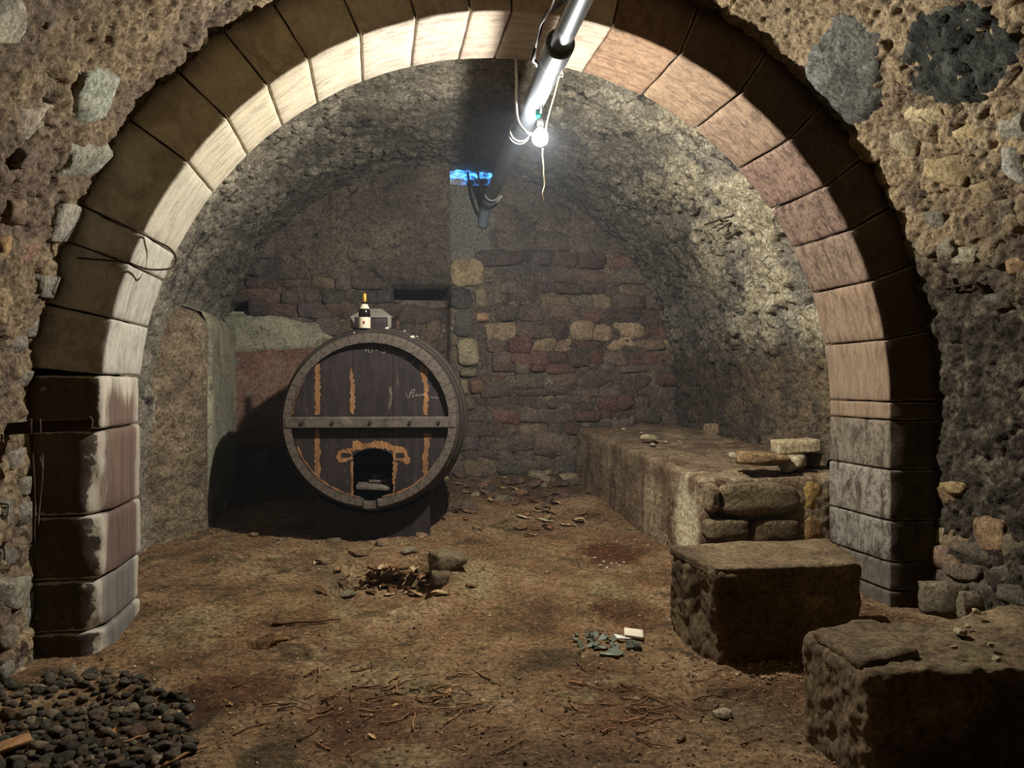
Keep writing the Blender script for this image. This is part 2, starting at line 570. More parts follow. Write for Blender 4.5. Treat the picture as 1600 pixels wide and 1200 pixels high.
def vou_mat():
    # dressed sandstone; fine dark speckle and runs where the block is stained
    t = NT('dressed_stone')
    p = t.pos()
    oc = t.new('ShaderNodeObjectInfo').outputs['Color']
    oa = t.new('ShaderNodeObjectInfo').outputs['Alpha']
    c = t.mix(1.0, oc, t.ramp(t.noise(t.scalev(p, (3, 14, 3)), 1.6, 7, .65, .8), [(.34, (.66, .62, .58)), (.5, (1, 1, 1)), (.66, (1.14, 1.12, 1.08))]), 'MULTIPLY')
    st = t.math('MAXIMUM', t.rampf(t.noise(t.scalev(p, (9, 9, 3.2)), 1.6, 9, .74, .5), .50, .60), t.math('MULTIPLY', t.rampf(t.noise(p, 30, 8, .78), .50, .58), .85))
    c = t.mix(t.math('MULTIPLY', st, t.math('SUBTRACT', 1.0, oa)), c, lin((74, 58, 50)))
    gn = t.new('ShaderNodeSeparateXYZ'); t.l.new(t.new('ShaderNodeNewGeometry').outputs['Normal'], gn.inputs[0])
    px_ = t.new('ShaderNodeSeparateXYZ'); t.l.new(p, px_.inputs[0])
    front_shade = t.math('MULTIPLY', t.rampf(t.math('MULTIPLY', gn.outputs['Y'], -1.0), .80, .95), t.rampf(px_.outputs['X'], .8, 2.2))  # shade away from the bulb, painted dark on right-hand front faces
    c = t.mix(t.math('MULTIPLY', front_shade, .8), c, lin((60, 48, 40)))
    c = t.mix(1.0, c, t.ramp(t.noise(p, 60, 7, .7), [(.25, (.75,) * 3), (.75, (1.2,) * 3)]), 'MULTIPLY')
    nb = t.bump(t.noise(p, 55, 8, .65), .35, .008)
    return t.fin(c, .85, nb, spec=.25)
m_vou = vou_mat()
def jamb_mat():
    # polished, grease-browned middle with pale worn margins, as on the left-hand jamb
    t = NT('worn_jamb_stone'); p = t.pos()
    oc = t.new('ShaderNodeObjectInfo').outputs['Color']; oa = t.new('ShaderNodeObjectInfo').outputs['Alpha']
    g = t.new('ShaderNodeTexCoord').outputs['Generated']
    sp = t.new('ShaderNodeSeparateXYZ'); t.l.new(g, sp.inputs[0])
    n = t.noise(t.scalev(p, (12, 12, 1.6)), 1.3, 6, .65)
    d = t.math('MINIMUM', sp.outputs['Y'], t.math('SUBTRACT', 1.0, sp.outputs['Y']))
    m = t.rampf(t.math('ADD', d, t.math('MULTIPLY', t.math('SUBTRACT', n, .5), .5)), .06, .20)
    top = t.math('SUBTRACT', 1.0, t.math('MULTIPLY', oa, t.rampf(t.math('ADD', sp.outputs['Z'], t.math('MULTIPLY', t.math('SUBTRACT', n, .5), 1.2)), .45, .85)))
    c = t.mix(t.math('MULTIPLY', m, top), lin((182, 172, 152)), oc)
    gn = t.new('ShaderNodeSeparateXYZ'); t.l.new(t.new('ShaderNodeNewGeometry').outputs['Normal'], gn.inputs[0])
    front_shade = t.rampf(t.math('ADD', t.math('MULTIPLY', gn.outputs['Y'], -1.0), t.math('MULTIPLY', t.math('SUBTRACT', t.noise(p, 14, 7, .7), .5), .9)), .78, .88)  # front faces: dark stain and the shade away from the bulb, painted together
    c = t.mix(t.math('MULTIPLY', front_shade, .93), c, lin((62, 48, 40)))
    c = t.mix(1.0, c, t.ramp(n, [(.35, (.72,) * 3), (.65, (1.25,) * 3)]), 'MULTIPLY')
    nb = t.bump(t.noise(p, 40, 8, .65), .4, .008)
    return t.fin(c, .7, nb, spec=.3)
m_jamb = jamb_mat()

def wood_mat(name, a, b, sc=(30, 2, 30), rough=.8, bump=.4, scratch=None):
    t = NT(name)
    o = t.obj()
    g = t.noise(t.scalev(o, sc), 1.0, 6, .65, .5)
    c = t.ramp(g, [(.3, a), (.7, b)])
    c = t.mix(1.0, c, t.ramp(t.noise(o, 6, 5), [(.3, (.75,) * 3), (.7, (1.2,) * 3)]), 'MULTIPLY')
    if scratch:
        f = t.rampf(t.noise(t.scalev(o, (22, 10, 14)), 1.0, 7, .75, .6), .67, .72)
        c = t.mix(t.math('MULTIPLY', f, .7), c, scratch)
    return t.fin(c, rough, t.bump(g, bump, .004), spec=.3)
m_headpaint = wood_mat('black_painted_oak', lin((34, 28, 27)), lin((60, 50, 47)), (24, 2, 2.5), .6, .3, lin((150, 140, 125)))
m_raw = wood_mat('raw_scraped_wood', lin((104, 70, 42)), lin((172, 126, 82)), (40, 6, 6), .85, .9)
m_greywood = wood_mat('weathered_grey_oak', lin((66, 59, 52)), lin((116, 106, 92)), (14, 1.6, 14), .85, .6)
m_stave = wood_mat('stave_oak', lin((66, 58, 51)), lin((116, 104, 90)), (26, 2, 26), .8, .6)
m_chalk = NT('chalk').fin(lin((150, 144, 134)), .95)
m_iron = NT('iron').fin(lin((72, 66, 60)), .62, metal=.6)
def rust():
    t = NT('rusty_iron'); p = t.pos()
    return t.fin(t.ramp(t.noise(p, 40, 6), [(.35, lin((30, 22, 18))), (.65, lin((70, 50, 38)))]), .85, t.bump(t.noise(p, 90, 5), .4, .003))
m_rust = rust()
def pvc():
    t = NT('grey_pvc'); p = t.obj()
    c = t.mix(t.rampf(t.noise(p, 9, 6, .7), .6, .7), lin((94, 100, 106)), lin((122, 120, 112)))
    return t.fin(c, .42, t.bump(t.noise(p, 80, 3), .08, .002), spec=.5)
m_pvc = pvc()
m_black = NT('black_rubber').fin(lin((24, 24, 26)), .55)
m_cable = NT('pale_cable').fin(lin((176, 174, 166)), .6)
m_twine = NT('dusty_twine').fin(lin((214, 200, 160)), .95)
m_sock = NT('green_insulation').fin(lin((30, 130, 110)), .5)
m_white = NT('white_plastic').fin(lin((225, 222, 212)), .5)
m_gold = NT('gold_foil').fin(lin((214, 164, 62)), .35, metal=.7)
m_paper = NT('label_paper').fin(lin((232, 218, 190)), .8)
m_red = NT('label_print').fin(lin((150, 70, 48)), .8)
m_wine = NT('dark_bottle_glass').fin(lin((16, 12, 10)), .12, spec=.6)
m_crate = wood_mat('grey_hood_wood', lin((112, 106, 94)), lin((150, 144, 130)), (3, 20, 20), .8, .3)
m_leaf = rock_mat('dry_leaf', [(.3, (.8, .75, .7)), (.7, (1.2, 1.15, 1.1))], big=20, objcol=True, bump=(80, .3, .004))
def bulb_mat():
    t = NT('lit_bulb_glass')
    e = t.new('ShaderNodeEmission'); e.inputs[0].default_value = (1, .97, .9, 1); e.inputs[1].default_value = 60
    tr = t.new('ShaderNodeBsdfTransparent')
    a = t.new('ShaderNodeAddShader')
    t.l.new(e.outputs[0], a.inputs[0]); t.l.new(tr.outputs[0], a.inputs[1])
    t.l.new(a.outputs[0], t.n['Material Output'].inputs['Surface'])
    return t.m
m_bulb = bulb_mat()
m_shaft = rock_mat('vent_shaft_stone', [(.3, (.2, .2, .2)), (.5, (.5, .5, .5)), (.7, (.8, .8, .8))], big=9, bump=(30, 1.0, .03))
m_shard = NT('dull_green_glass').fin(lin((104, 112, 94)), .3, spec=.6)

# ------------------------------------------------------------------ layout constants
CX, ZS = 0.896, EYE - 0.158          # vault axis and springing height
RV = 2.62                            # vault radius
RI = 2.285                           # arch intrados
YF, YB = 4.31, 4.96                  # arch front and back planes
YW = 8.60                            # back wall

def floor_base(x, y):
    z = 0.065 * np.clip(y - 4.3, 0, 5.0)
    z = z + 0.10 * sstep(7.9, 8.7, y)                       # rubble heap at the wall
    return z

PITS = []   # (x, y, rx, ry, depth)
def pit(px, py, wpx, hpx, d):
    c = atZ(px, py, float(floor_base(np.array(0.), np.array(6.0 if py < 950 else 4.0))))
    dep = (c[:2] @ FW[:2])
    rx = wpx / 1200 * dep / 2
    ry = rx * .55 if hpx is None else hpx / 1200 * dep * dep / EYE / 2
    PITS.append((c[0], c[1], rx, ry, d))
pit(600, 898, 185, 66, .15)
pit(430, 1005, 95, 20, .14)
pit(960, 868, 120, 30, .015)
pit(130, 1130, 420, 150, .05)
pit(1170, 1085, 90, 20, .02)
BUMPS = []
def hump(px, py, wpx, hpx, d):
    c = atZ(px, py, 0.1)
    dep = (c[:2] @ FW[:2])
    BUMPS.append((c[0], c[1], wpx / 1200 * dep / 2, hpx / 1200 * dep * dep / EYE / 2, d))
hump(705, 880, 70, 60, .07)
hump(470, 985, 120, 40, .035)
hump(300, 960, 160, 60, .03)

def floor_z(x, y):
    x = np.asarray(x, float).ravel(); y = np.asarray(y, float).ravel()
    z = floor_base(x, y)
    P = np.stack([x, y, 0 * x], 1)
    wx = x + .05 * perlin(P * 6); wy = y + .05 * perlin(P * 6 + 40)
    for (a, b, rx, ry, d) in PITS:
        r = np.hypot((wx - a) / rx, (wy - b) / ry)
        z = z - d * (1 - sstep(.72, 1.02, r))
    for (a, b, rx, ry, d) in BUMPS:
        r = np.hypot((wx - a) / rx, (wy - b) / ry)
        z = z + d * (1 - sstep(.2, 1.0, r))
    z = z + .035 * fbm(P * 1.1 + 3, 3) + .012 * fbm(P * 7, 3)
    rough = sstep(-.1, .4, perlin(P * 1.7 + 60))
    z = z + (.006 + .010 * rough) * fbm(P * 24, 3) + .008 * np.maximum(fbm(P * 11 + 31, 2), 0) * rough
    return z

def fz(x, y):
    return float(floor_z([x], [y])[0])

def on_floor(px, py):
    """point where the sight line meets the ground"""
    z = .1
    for _ in range(12):
        p = atZ(px, py, z)
        z = .5 * z + .5 * fz(p[0], p[1])
    return atZ(px, py, z)

# ------------------------------------------------------------------ floor
def build_floor():
    xs = np.arange(-2.3, 4.6, .016)
    ys = np.concatenate([np.arange(-1.5, 2.2, .12), np.arange(2.2, 6.0, .013), np.arange(6.0, 8.95, .02)])
    X, Y = np.meshgrid(xs, ys, indexing='ij')
    x, y = X.ravel(), Y.ravel()
    z = floor_z(x, y)
    P = np.stack([x, y, 0 * x], 1)
    def blob(px, py, wpx, hpx, zz=.05, n=.5):
        c = atZ(px, py, zz); dep = c[:2] @ FW[:2]
        rx = wpx / 1200 * dep / 2; ry = hpx / 1200 * dep * dep / EYE / 2
        r = np.hypot((x - c[0]) / rx, (y - c[1]) / ry) + n * fbm(P * 4 + px, 3)
        return 1 - sstep(.5, 1.05, r)
    red = np.maximum.reduce([blob(955, 872, 130, 30), blob(350, 1070, 240, 90) * .8, blob(985, 950, 130, 70) * .6, blob(620, 1110, 330, 90) * .5,
                             blob(1000, 1090, 260, 60) * .5, sstep(.1, .45, fbm(P * 1.1 + 77, 4)) * .5])
    pale = np.maximum.reduce([blob(290, 975, 170, 70) * .6, blob(740, 905, 90, 60) * .7, blob(600, 1040, 200, 60) * .5, blob(950, 920, 80, 36) * .6,
                              sstep(.22, .5, fbm(P * 2.2 + 21, 4)) * .55])
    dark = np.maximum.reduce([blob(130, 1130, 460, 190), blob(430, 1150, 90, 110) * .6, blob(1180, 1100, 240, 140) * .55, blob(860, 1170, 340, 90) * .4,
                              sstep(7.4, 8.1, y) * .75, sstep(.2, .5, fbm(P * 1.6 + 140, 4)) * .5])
    o = mesh_np('floor', np.stack([x, y, z], 1), grid_faces(len(xs), len(ys)), m_floor, attrs={'red': red, 'pale': pale, 'dark': dark})
    return tag(o, kind='structure')
floor = build_floor()

# ------------------------------------------------------------------ vault shells
LW = ZS + .15
LA = math.pi * RV
def profile(s, R=RV):
    """s runs up the left wall, over the arc, down the right wall; returns x,z and inward normal"""
    s = np.asarray(s, float)
    th = np.clip((s - LW) / LA, 0, 1) * math.pi
    x = CX - R * np.cos(th); z = ZS + R * np.sin(th)
    z = z + np.where(s < LW, s - LW, 0) + np.where(s > LW + LA, LW + LA - s, 0)
    return x, z, np.cos(th), -np.sin(th)

def shell(part, s0, s1, ds, ys, mat, seed, hfun, name):
    ss = np.linspace(s0, s1, int((s1 - s0) / ds) + 1)
    S, Y = np.meshgrid(ss, ys, indexing='ij')
    s, y = S.ravel(), Y.ravel()
    x, z, nx, nz = profile(s)
    P0 = np.stack([x, y, z], 1)
    h, attrs = hfun(s, y, P0)
    P = P0 + np.stack([nx * h, 0 * h, nz * h], 1)
    F = grid_faces(len(ss), len(ys))
    o = mesh_np(name, P, F, mat, attrs=attrs)
    return tag(o, kind='structure')

def near_h(s, y, P):
    hs, rnd, mor = rubble(s, y, .17, .15, 21)
    cover = sstep(-.15, .3, fbm(P * .9 + 5, 3))                # thick mortar hides the stones here
    cover = np.where(s < LW + .8, cover * .35, cover)          # stones bare low on the left
    cover = cover * (1 - .75 * sstep(LW + LA * .70, LW + LA * .76, s))   # and on the right haunch
    hs = hs * (1 - .8 * cover)
    f2 = fbm(P * 9 + 3, 4)
    pits = np.maximum(fbm(P * 13 + 50, 2) - .17, 0)
    h = .05 * fbm(P * 1.4, 3) + .034 * hs + .014 * f2 + .026 * (ridged(P * 6.5 + 2, 4) - .6) - .08 * pits + .010 * fbm(P * 34, 2) - .04 * np.maximum(fbm(P * 24 + 9, 2) - .12, 0) + .022 * (ridged(P * 15 + 6, 3) - .6)
    # ragged edge where the rubble meets the ring of dressed stone
    h = h - .035 * sstep(4.16, 4.31, y) * (.4 + 1.2 * fbm(P * 5 + 8, 2) ** 2)
    return h, {'rnd': .5 + (rnd - .5) * (1 - cover), 'mor': np.maximum(mor, .0) * (1 - cover) + cover * .6}

ys_near = np.concatenate([np.arange(-1.6, 2.2, .10), np.arange(2.2, 3.3, .03), np.arange(3.3, 4.335, .0125)])
S_L, S_R = LW, LW + LA
wall_left = shell('w', 0, S_L, .013, ys_near, m_near, 1, near_h, 'wall_left')
ceiling = shell('c', S_L, S_R, .013, ys_near, m_near, 1, near_h, 'ceiling')
wall_right = shell('w', S_R, S_R + LW, .013, ys_near, m_near, 1, near_h, 'wall_right')

def far_h(s, y, P):
    hs, rnd, mor = rubble(s, y, .13, .20, 5)
    cover = sstep(-.2, .3, fbm(P * 1.1 + 15, 3))
    a = (s - LW) / LA                                         # 0 left spring .. 1 right spring
    hs = hs * (1 - .6 * cover)
    pl = sstep(.0, .07, fbm(P * 2.1 + 90, 4) + .30 * np.exp(-((a - .83) / .13) ** 2) - .22) * sstep(.6, .74, a) * (1 - sstep(.97, 1.05, a)) * (1 - sstep(6.8, 7.8, y))
    f2 = fbm(P * 9 + 3, 4)
    pits = np.maximum(fbm(P * 13 + 50, 3) - .25, 0)
    h = .045 * fbm(P * 1.5 + 7, 3) + .034 * hs + .018 * f2 + .055 * (ridged(P * 5.5 + 4, 4) - .6) + .05 * pl - .035 * np.maximum(fbm(P * 22 + 70, 2) - .1, 0) - .09 * pits * (.4 + sstep(.6, .75, a)) + .010 * fbm(P * 30, 2)
    return h, {'rnd': .5 + (rnd - .5) * (1 - .8 * cover), 'mor': mor * (1 - cover) + .45 * cover, 'plas': pl}
ys_far = np.concatenate([np.arange(4.93, 7.0, .0165), np.arange(7.0, 8.75, .024)])
fl = shell('w', 0, S_L, .022, ys_far, m_far, 2, far_h, 'wall_left')
fc = shell('c', S_L, S_R, .0165, ys_far, m_far, 2, far_h, 'ceiling')
fr = shell('w', S_R, S_R + LW, .018, ys_far, m_far, 2, far_h, 'wall_right')

def hit_vault(px, py, R=RV):
    d = ray(px, py)
    ts = np.linspace(.5, 12, 6000)
    P = C0 + np.outer(ts, d)
    out = np.where(P[:, 2] > ZS, np.hypot(P[:, 0] - CX, P[:, 2] - ZS) > R, np.abs(P[:, 0] - CX) > R)
    k = int(np.argmax(out))
    p = P[k]
    if p[2] > ZS:
        n = np.array([CX - p[0], 0, ZS - p[2]]); n /= np.linalg.norm(n)
    else:
        n = np.array([1.0 if p[0] < CX else -1.0, 0, 0])
    return p, n

STONES = [rock_mesh(s, 6, .62, .16) for s in range(14)]
STONE_ME = []
for k, (V, F) in enumerate(STONES):
    o = mesh_np('stone', V, F, m_stone, mname='stone_shape')
    STONE_ME.append(o.data)
    bpy.data.objects.remove(o)

BLOCK_ME = []
for k in range(10):
    V, F = rbox(6, (1, 1, 1), .48)
    V = V * (1 + .10 * fbm(V * 1.1 + k * 7.7, 3)[:, None]) + .15 * np.stack([perlin(V * 1.6 + k), perlin(V * 1.6 + k + 20), perlin(V * 1.6 + k + 40)], 1)
    o = mesh_np('stone', V, F, m_stone, mname='squared_stone_shape')
    BLOCK_ME.append(o.data)
    bpy.data.objects.remove(o)

def stone_at(p, n, w, h, d, c, parent, rot=0.0, name='stone', up=(0, 0, 1), k=None, sq=False):
    pool = BLOCK_ME if sq else STONE_ME
    o = bpy.data.objects.new(name, pool[R_.randrange(len(pool)) if k is None else k % len(pool)])
    x, y, z = frame(n, np.array(up, float) if abs(np.dot(n, up)) < .95 else np.array([0, 1.0, 0]))
    m = M4(x, y, z, p) @ Matrix.Rotation(rot, 4, 'Z') @ Matrix.Diagonal((w / 2, h / 2, d / 2, 1))
    link(o, parent)
    o.matrix_world = m
    o.color = (*lin(c), 1)
    return o

def vault_stone(px, py, wpx, hpx, c, proud=.032, thick=.14, rot=None):
    wpx, hpx = wpx * 1.12, hpx * 1.12
    p, n = hit_vault(px, py)
    # pixel extents mapped on the tangent plane
    def on_plane(a, b):
        d = ray(a, b); return C0 + d * (((p - C0) @ n) / (d @ n))
    ex = on_plane(px + 6, py) - p; ey = on_plane(px, py - 6) - p
    x, y, z = frame(n, UP if abs(n[2]) < .9 else np.array([0, 1.0, 0]))
    # size by the mean scale along each direction
    w = np.linalg.norm(ex) / 6 * wpx; h = np.linalg.norm(ey) / 6 * hpx
    ang = math.atan2(ex @ y, ex @ x)
    par = (ceiling if p[2] > ZS else (wall_left if p[0] < CX else wall_right))
    return stone_at(p + n * (proud - thick / 2), n, min(w, .5), min(h, .5), thick, c, par, ang)

def near_h1(p):
    x, z = p[0], p[2]
    if z > ZS:
        th = math.atan2(z - ZS, CX - x); s = LW + RV * th
    else:
        s = z + .15 if x < CX else LW + LA + (ZS - z)
    return float(near_h(np.array([s]), np.array([p[1]]), np.array([p]))[0][0])

NEAR_STONES = [
    (6, 32, 62, 74, (168, 160, 140)), (133, 158, 56, 80, (172, 172, 152)), (52, 189, 62, 50, (176, 162, 140)),
    (132, 248, 58, 56, (164, 160, 140)), (172, 248, 24, 24, (150, 146, 130)), (83, 40, 30, 22, (150, 140, 122)), (38, 240, 40, 30, (120, 104, 92)),
    (104, 345, 42, 48, (160, 152, 136)), (6, 388, 26, 52, (170, 140, 96)), (72, 448, 46, 34, (140, 132, 116)), (20, 330, 30, 34, (140, 118, 96)),
    (45, 395, 40, 34, (140, 112, 92)), (62, 510, 34, 30, (134, 128, 116)), (18, 540, 36, 34, (128, 120, 108)), (40, 590, 30, 26, (130, 122, 108)),
    (34, 644, 42, 36, (140, 130, 118)), (22, 716, 34, 36, (146, 136, 120)), (40, 758, 24, 30, (140, 132, 116)), (10, 800, 26, 56, (142, 134, 118)),
    (30, 805, 20, 40, (132, 126, 112)), (40, 872, 26, 34, (150, 144, 128)), (12, 868, 26, 30, (124, 116, 104)), (18, 925, 44, 50, (142, 136, 118)),
    (52, 950, 40, 76, (142, 140, 128)), (14, 990, 36, 46, (150, 138, 116)), (50, 1035, 54, 48, (132, 126, 118)), (16, 1050, 34, 50, (140, 134, 118)),
    (14, 1100, 36, 44, (132, 124, 110)),
    (1446, 182, 62, 42, (186, 170, 128)), (1586, 200, 40, 50, (164, 158, 138)), (1590, 258, 36, 56, (170, 166, 150)), (1508, 212, 80, 34, (176, 156, 116)),
    (1412, 226, 36, 34, (160, 146, 116)), (1480, 268, 60, 40, (168, 148, 108)), (1532, 300, 50, 34, (150, 132, 100)), (1575, 330, 36, 34, (120, 108, 90)),
    (1482, 388, 38, 34, (132, 124, 104)), (1533, 378, 36, 28, (140, 122, 92)), (1508, 398, 44, 26, (150, 140, 116)), (1592, 412, 28, 30, (150, 124, 92)),
    (1466, 345, 30, 30, (124, 116, 100)), (1570, 470, 40, 26, (104, 96, 82)), (1480, 770, 26, 26, (140, 112, 82)), (1494, 765, 26, 20, (148, 128, 92)),
    (1469, 838, 34, 24, (150, 132, 104)), (1504, 850, 32, 30, (142, 122, 96)), (1474, 872, 40, 30, (140, 116, 94)), (1534, 868, 48, 34, (112, 100, 82)),
    (1552, 832, 36, 44, (152, 124, 92)), (1588, 848, 30, 40, (122, 108, 88)), (1578, 895, 44, 30, (108, 98, 82)), (1508, 898, 40, 26, (116, 100, 84)),
    (1540, 920, 50, 28, (104, 96, 80)), (1475, 905, 32, 24, (110, 98, 80)), (1590, 930, 36, 28, (104, 96, 80)),
]
for (a, b, w_, h_, c) in NEAR_STONES:
    if a > 1440 and b > 760: w_, h_ = w_ * 1.28, h_ * 1.22
    o = vault_stone(a, b, w_, h_, c)
    p = np.array(o.matrix_world.translation)
    n = np.array(o.matrix_world.to_3x3().col[2]); n /= np.linalg.norm(n)
    hh = near_h1(p)
    o.matrix_world = Matrix.Translation(Vector(n * (hh + .0))) @ o.matrix_world

# two patches of cement on the near vault, upper right
def vault_patch(name, cpx, cpy, wpx, hpx, mat, seed, tri=0):
    n = 40
    u = np.linspace(-1, 1, n)
    U, W = np.meshgrid(u, u, indexing='ij')
    V = []
    for a, b in zip(U.ravel(), W.ravel()):
        p, nn = hit_vault(cpx + a * wpx / 2 * 1.3, cpy + b * hpx / 2 * 1.3)
        if p[1] > 4.29: p[1] = 4.29
        V.append(np.concatenate([p, nn]))
    V = np.array(V)
    P, N = V[:, :3], V[:, 3:]
    hx = []
    for p in P:
        hx.append(p)
    x, z = P[:, 0], P[:, 2]
    th = np.arctan2(z - ZS, CX - x); s = LW + RV * th
    hh = near_h(s, P[:, 1], P)[0]
    r = np.hypot(U.ravel(), W.ravel()) * 1.3 + .28 * fbm(np.stack([U.ravel() * 2, W.ravel() * 2, 0 * U.ravel() + seed], 1), 3) + tri * (W.ravel() * U.ravel()) * .4
    edge = 1 - sstep(.8, 1.12, r)
    h = np.maximum(hh, .5 * hh + .012) + .012 + (.006 if tri else .02) * fbm(P * 11 + seed, 3) - .035 * np.maximum(fbm(P * 22 + seed, 2) - .2, 0) * (1 if tri else 2) - .05 * (1 - edge)
    Q = P + N * h[:, None]
    rm = r.reshape(n, n)
    mask = (rm[:-1, :-1] < 1.2) & (rm[1:, 1:] < 1.2)
    return mesh_np(name, Q, grid_faces(n, n, mask), mat, ceiling)
vault_patch('cement_patch', 1322, 112, 130, 190, m_cement, 3, .6)
o = vault_patch('cement_patch', 1500, 78, 185, 180, m_cement_d, 9)
o['label'] = 'rough blackish cement patch'

# ------------------------------------------------------------------ the arch of dressed stone
arch = empty('stone_arch', (CX, YF, 0), 'round arch of pale dressed stone blocks dividing the cellar', 'arch')
ML = Matrix.Translation((-CX, -YF, 0))

def vou_angle(px, py):
    p = atY(px, py, YF)
    return math.atan2(p[2] - ZS, CX - p[0])      # 0 left springing, pi right springing

left_j = [(155, 585), (172, 497), (195, 410), (216, 362), (295, 254), (355, 185), (419, 134), (482, 92), (562, 52), (650, 27), (736, 15), (800, 10)]
right_j = [(990, 60), (1077, 137), (1182, 150), (1225, 212), (1300, 290), (1335, 340), (1355, 385), (1376, 450), (1386, 526), (1390, 597)]
ang = sorted(vou_angle(*p) for p in left_j)
angr = [math.pi - a for a in (0.02, .19, .355, .505, .64, .80, .98, 1.17, 1.36)]
ang = [a for a in ang if a < 1.72] + [a for a in sorted(angr)]
ang = sorted(ang)
zl = sorted([atY(*p, YF)[2] for p in ((158, 672), (167, 805), (176, 905), (182, 985))])
zr = sorted([atY(*p, YF)[2] for p in ((1390, 657), (1390, 735), (1390, 815), (1390, 880), (1388, 925))])
RO = RV + .10
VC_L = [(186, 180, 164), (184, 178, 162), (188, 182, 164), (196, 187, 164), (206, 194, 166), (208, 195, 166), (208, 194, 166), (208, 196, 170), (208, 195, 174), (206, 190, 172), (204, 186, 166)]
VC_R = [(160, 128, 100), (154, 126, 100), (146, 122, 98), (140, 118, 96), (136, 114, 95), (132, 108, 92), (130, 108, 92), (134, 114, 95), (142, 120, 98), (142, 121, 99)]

def rough_shape(P, F, seed, amp):
    N = vnormals(P, F)
    return P + N * (amp * fbm(P * 6 + seed, 3) + amp * .35 * fbm(P * 30 + seed, 2))[:, None]

def voussoir(a0, a1, c, clean, seed, r=.012, gap=.0035):
    rm = RI
    hx = (a1 - a0) * rm / 2 - gap
    hz = (RO - RI) / 2; hy = (YB - YF) / 2
    P, F = rbox(8, (hx, hy, hz), r)
    P = P + np.array([1.7 * seed, 0, 0])
    P = rough_shape(P, F, seed, .005 + .008 * (1 - clean)) - np.array([1.7 * seed, 0, 0])
    th = (a0 + a1) / 2 + P[:, 0] / rm
    rad = RI + hz + P[:, 2]
    W = np.stack([CX - rad * np.cos(th), YF + hy + P[:, 1], ZS + rad * np.sin(th)], 1)
    W -= np.array([CX, YF, 0])
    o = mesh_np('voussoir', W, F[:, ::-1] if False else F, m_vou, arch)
    o.color = (*lin(c), clean)
    return o

def jamb(side, z0, z1, c, clean, seed, r=.014, chip=0.0, dx=0.0):
    hx = (RO - RI) / 2; hy = (YB - YF) / 2; hz = (z1 - z0) / 2 - .0035
    P, F = rbox(10, (hx, hy, hz), r)
    P = rough_shape(P + seed * 1.3, F, seed, .007) - seed * 1.3
    if chip:     # broken arris on the side towards the room
        inner = P[:, 0] * (-side)
        k = sstep(hx * .55, hx, inner) * sstep(-hy * .2, -hy, P[:, 1])
        k = k * (.45 + .55 * sstep(-.1, .35, fbm(P * 5 + seed * 3, 2)))
        P[:, 1] += k * chip
        P[:, 0] += side * k * chip * .7
    xc = CX + side * (RI + hx + dx)
    W = np.stack([xc + P[:, 0], YF + hy + P[:, 1], (z0 + z1) / 2 + P[:, 2]], 1) - np.array([CX, YF, 0])
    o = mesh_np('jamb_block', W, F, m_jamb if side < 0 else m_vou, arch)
    o.color = (*lin(c), clean)
    return o

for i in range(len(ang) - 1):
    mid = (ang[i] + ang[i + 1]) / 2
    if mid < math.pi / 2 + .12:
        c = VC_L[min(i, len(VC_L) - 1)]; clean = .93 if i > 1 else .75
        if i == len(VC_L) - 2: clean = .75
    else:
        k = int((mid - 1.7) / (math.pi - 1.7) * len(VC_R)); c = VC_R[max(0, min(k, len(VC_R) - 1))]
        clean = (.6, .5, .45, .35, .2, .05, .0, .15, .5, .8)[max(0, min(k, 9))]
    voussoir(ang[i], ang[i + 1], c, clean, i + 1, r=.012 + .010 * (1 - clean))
# jambs: left (broken arrises), right
zz = [-.15] + zl + [ZS + RI * math.sin(ang[0])]
JL = [(110, 106, 98), (112, 106, 98), (104, 84, 74), (108, 88, 76), (112, 92, 80)]
for i in range(len(zz) - 1):
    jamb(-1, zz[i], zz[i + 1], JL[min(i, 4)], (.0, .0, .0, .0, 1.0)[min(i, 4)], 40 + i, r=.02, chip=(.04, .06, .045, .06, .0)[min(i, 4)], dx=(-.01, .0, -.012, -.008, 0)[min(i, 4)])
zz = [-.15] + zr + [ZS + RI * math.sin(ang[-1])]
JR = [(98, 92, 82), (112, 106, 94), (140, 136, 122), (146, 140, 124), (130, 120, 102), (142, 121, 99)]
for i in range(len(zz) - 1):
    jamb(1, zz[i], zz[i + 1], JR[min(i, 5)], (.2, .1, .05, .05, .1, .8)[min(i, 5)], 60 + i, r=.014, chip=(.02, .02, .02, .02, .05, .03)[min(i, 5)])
# mortar core behind the joints
def arch_core():
    ss = np.linspace(0, math.pi, 60)
    r0, r1, y0, y1 = RI + .10, RO - .01, YF + .10, YB - .06
    pts = [(-(1), -.2)] + [(-math.cos(t), None if 0 < t < math.pi else 0) for t in ss] + [(1, -.2)]
    V = []
    def ring(r, y):
        L = [(CX - r, y, -.2)] + [(CX - r * math.cos(t), y, ZS + r * math.sin(t)) for t in ss] + [(CX + r, y, -.2)]
        return [np.array(p) - np.array([CX, YF, 0]) for p in L]
    R4 = [ring(r0, y0), ring(r0, y1), ring(r1, y1), ring(r1, y0)]
    n = len(R4[0])
    V = sum(R4, [])
    F = []
    for k in range(4):
        for i in range(n - 1):
            a, b = k * n, ((k + 1) % 4) * n
            F.append([a + i, a + i + 1, b + i + 1, b + i])
    return mesh_np('mortar_core', V, F, m_back, arch)
arch_core()

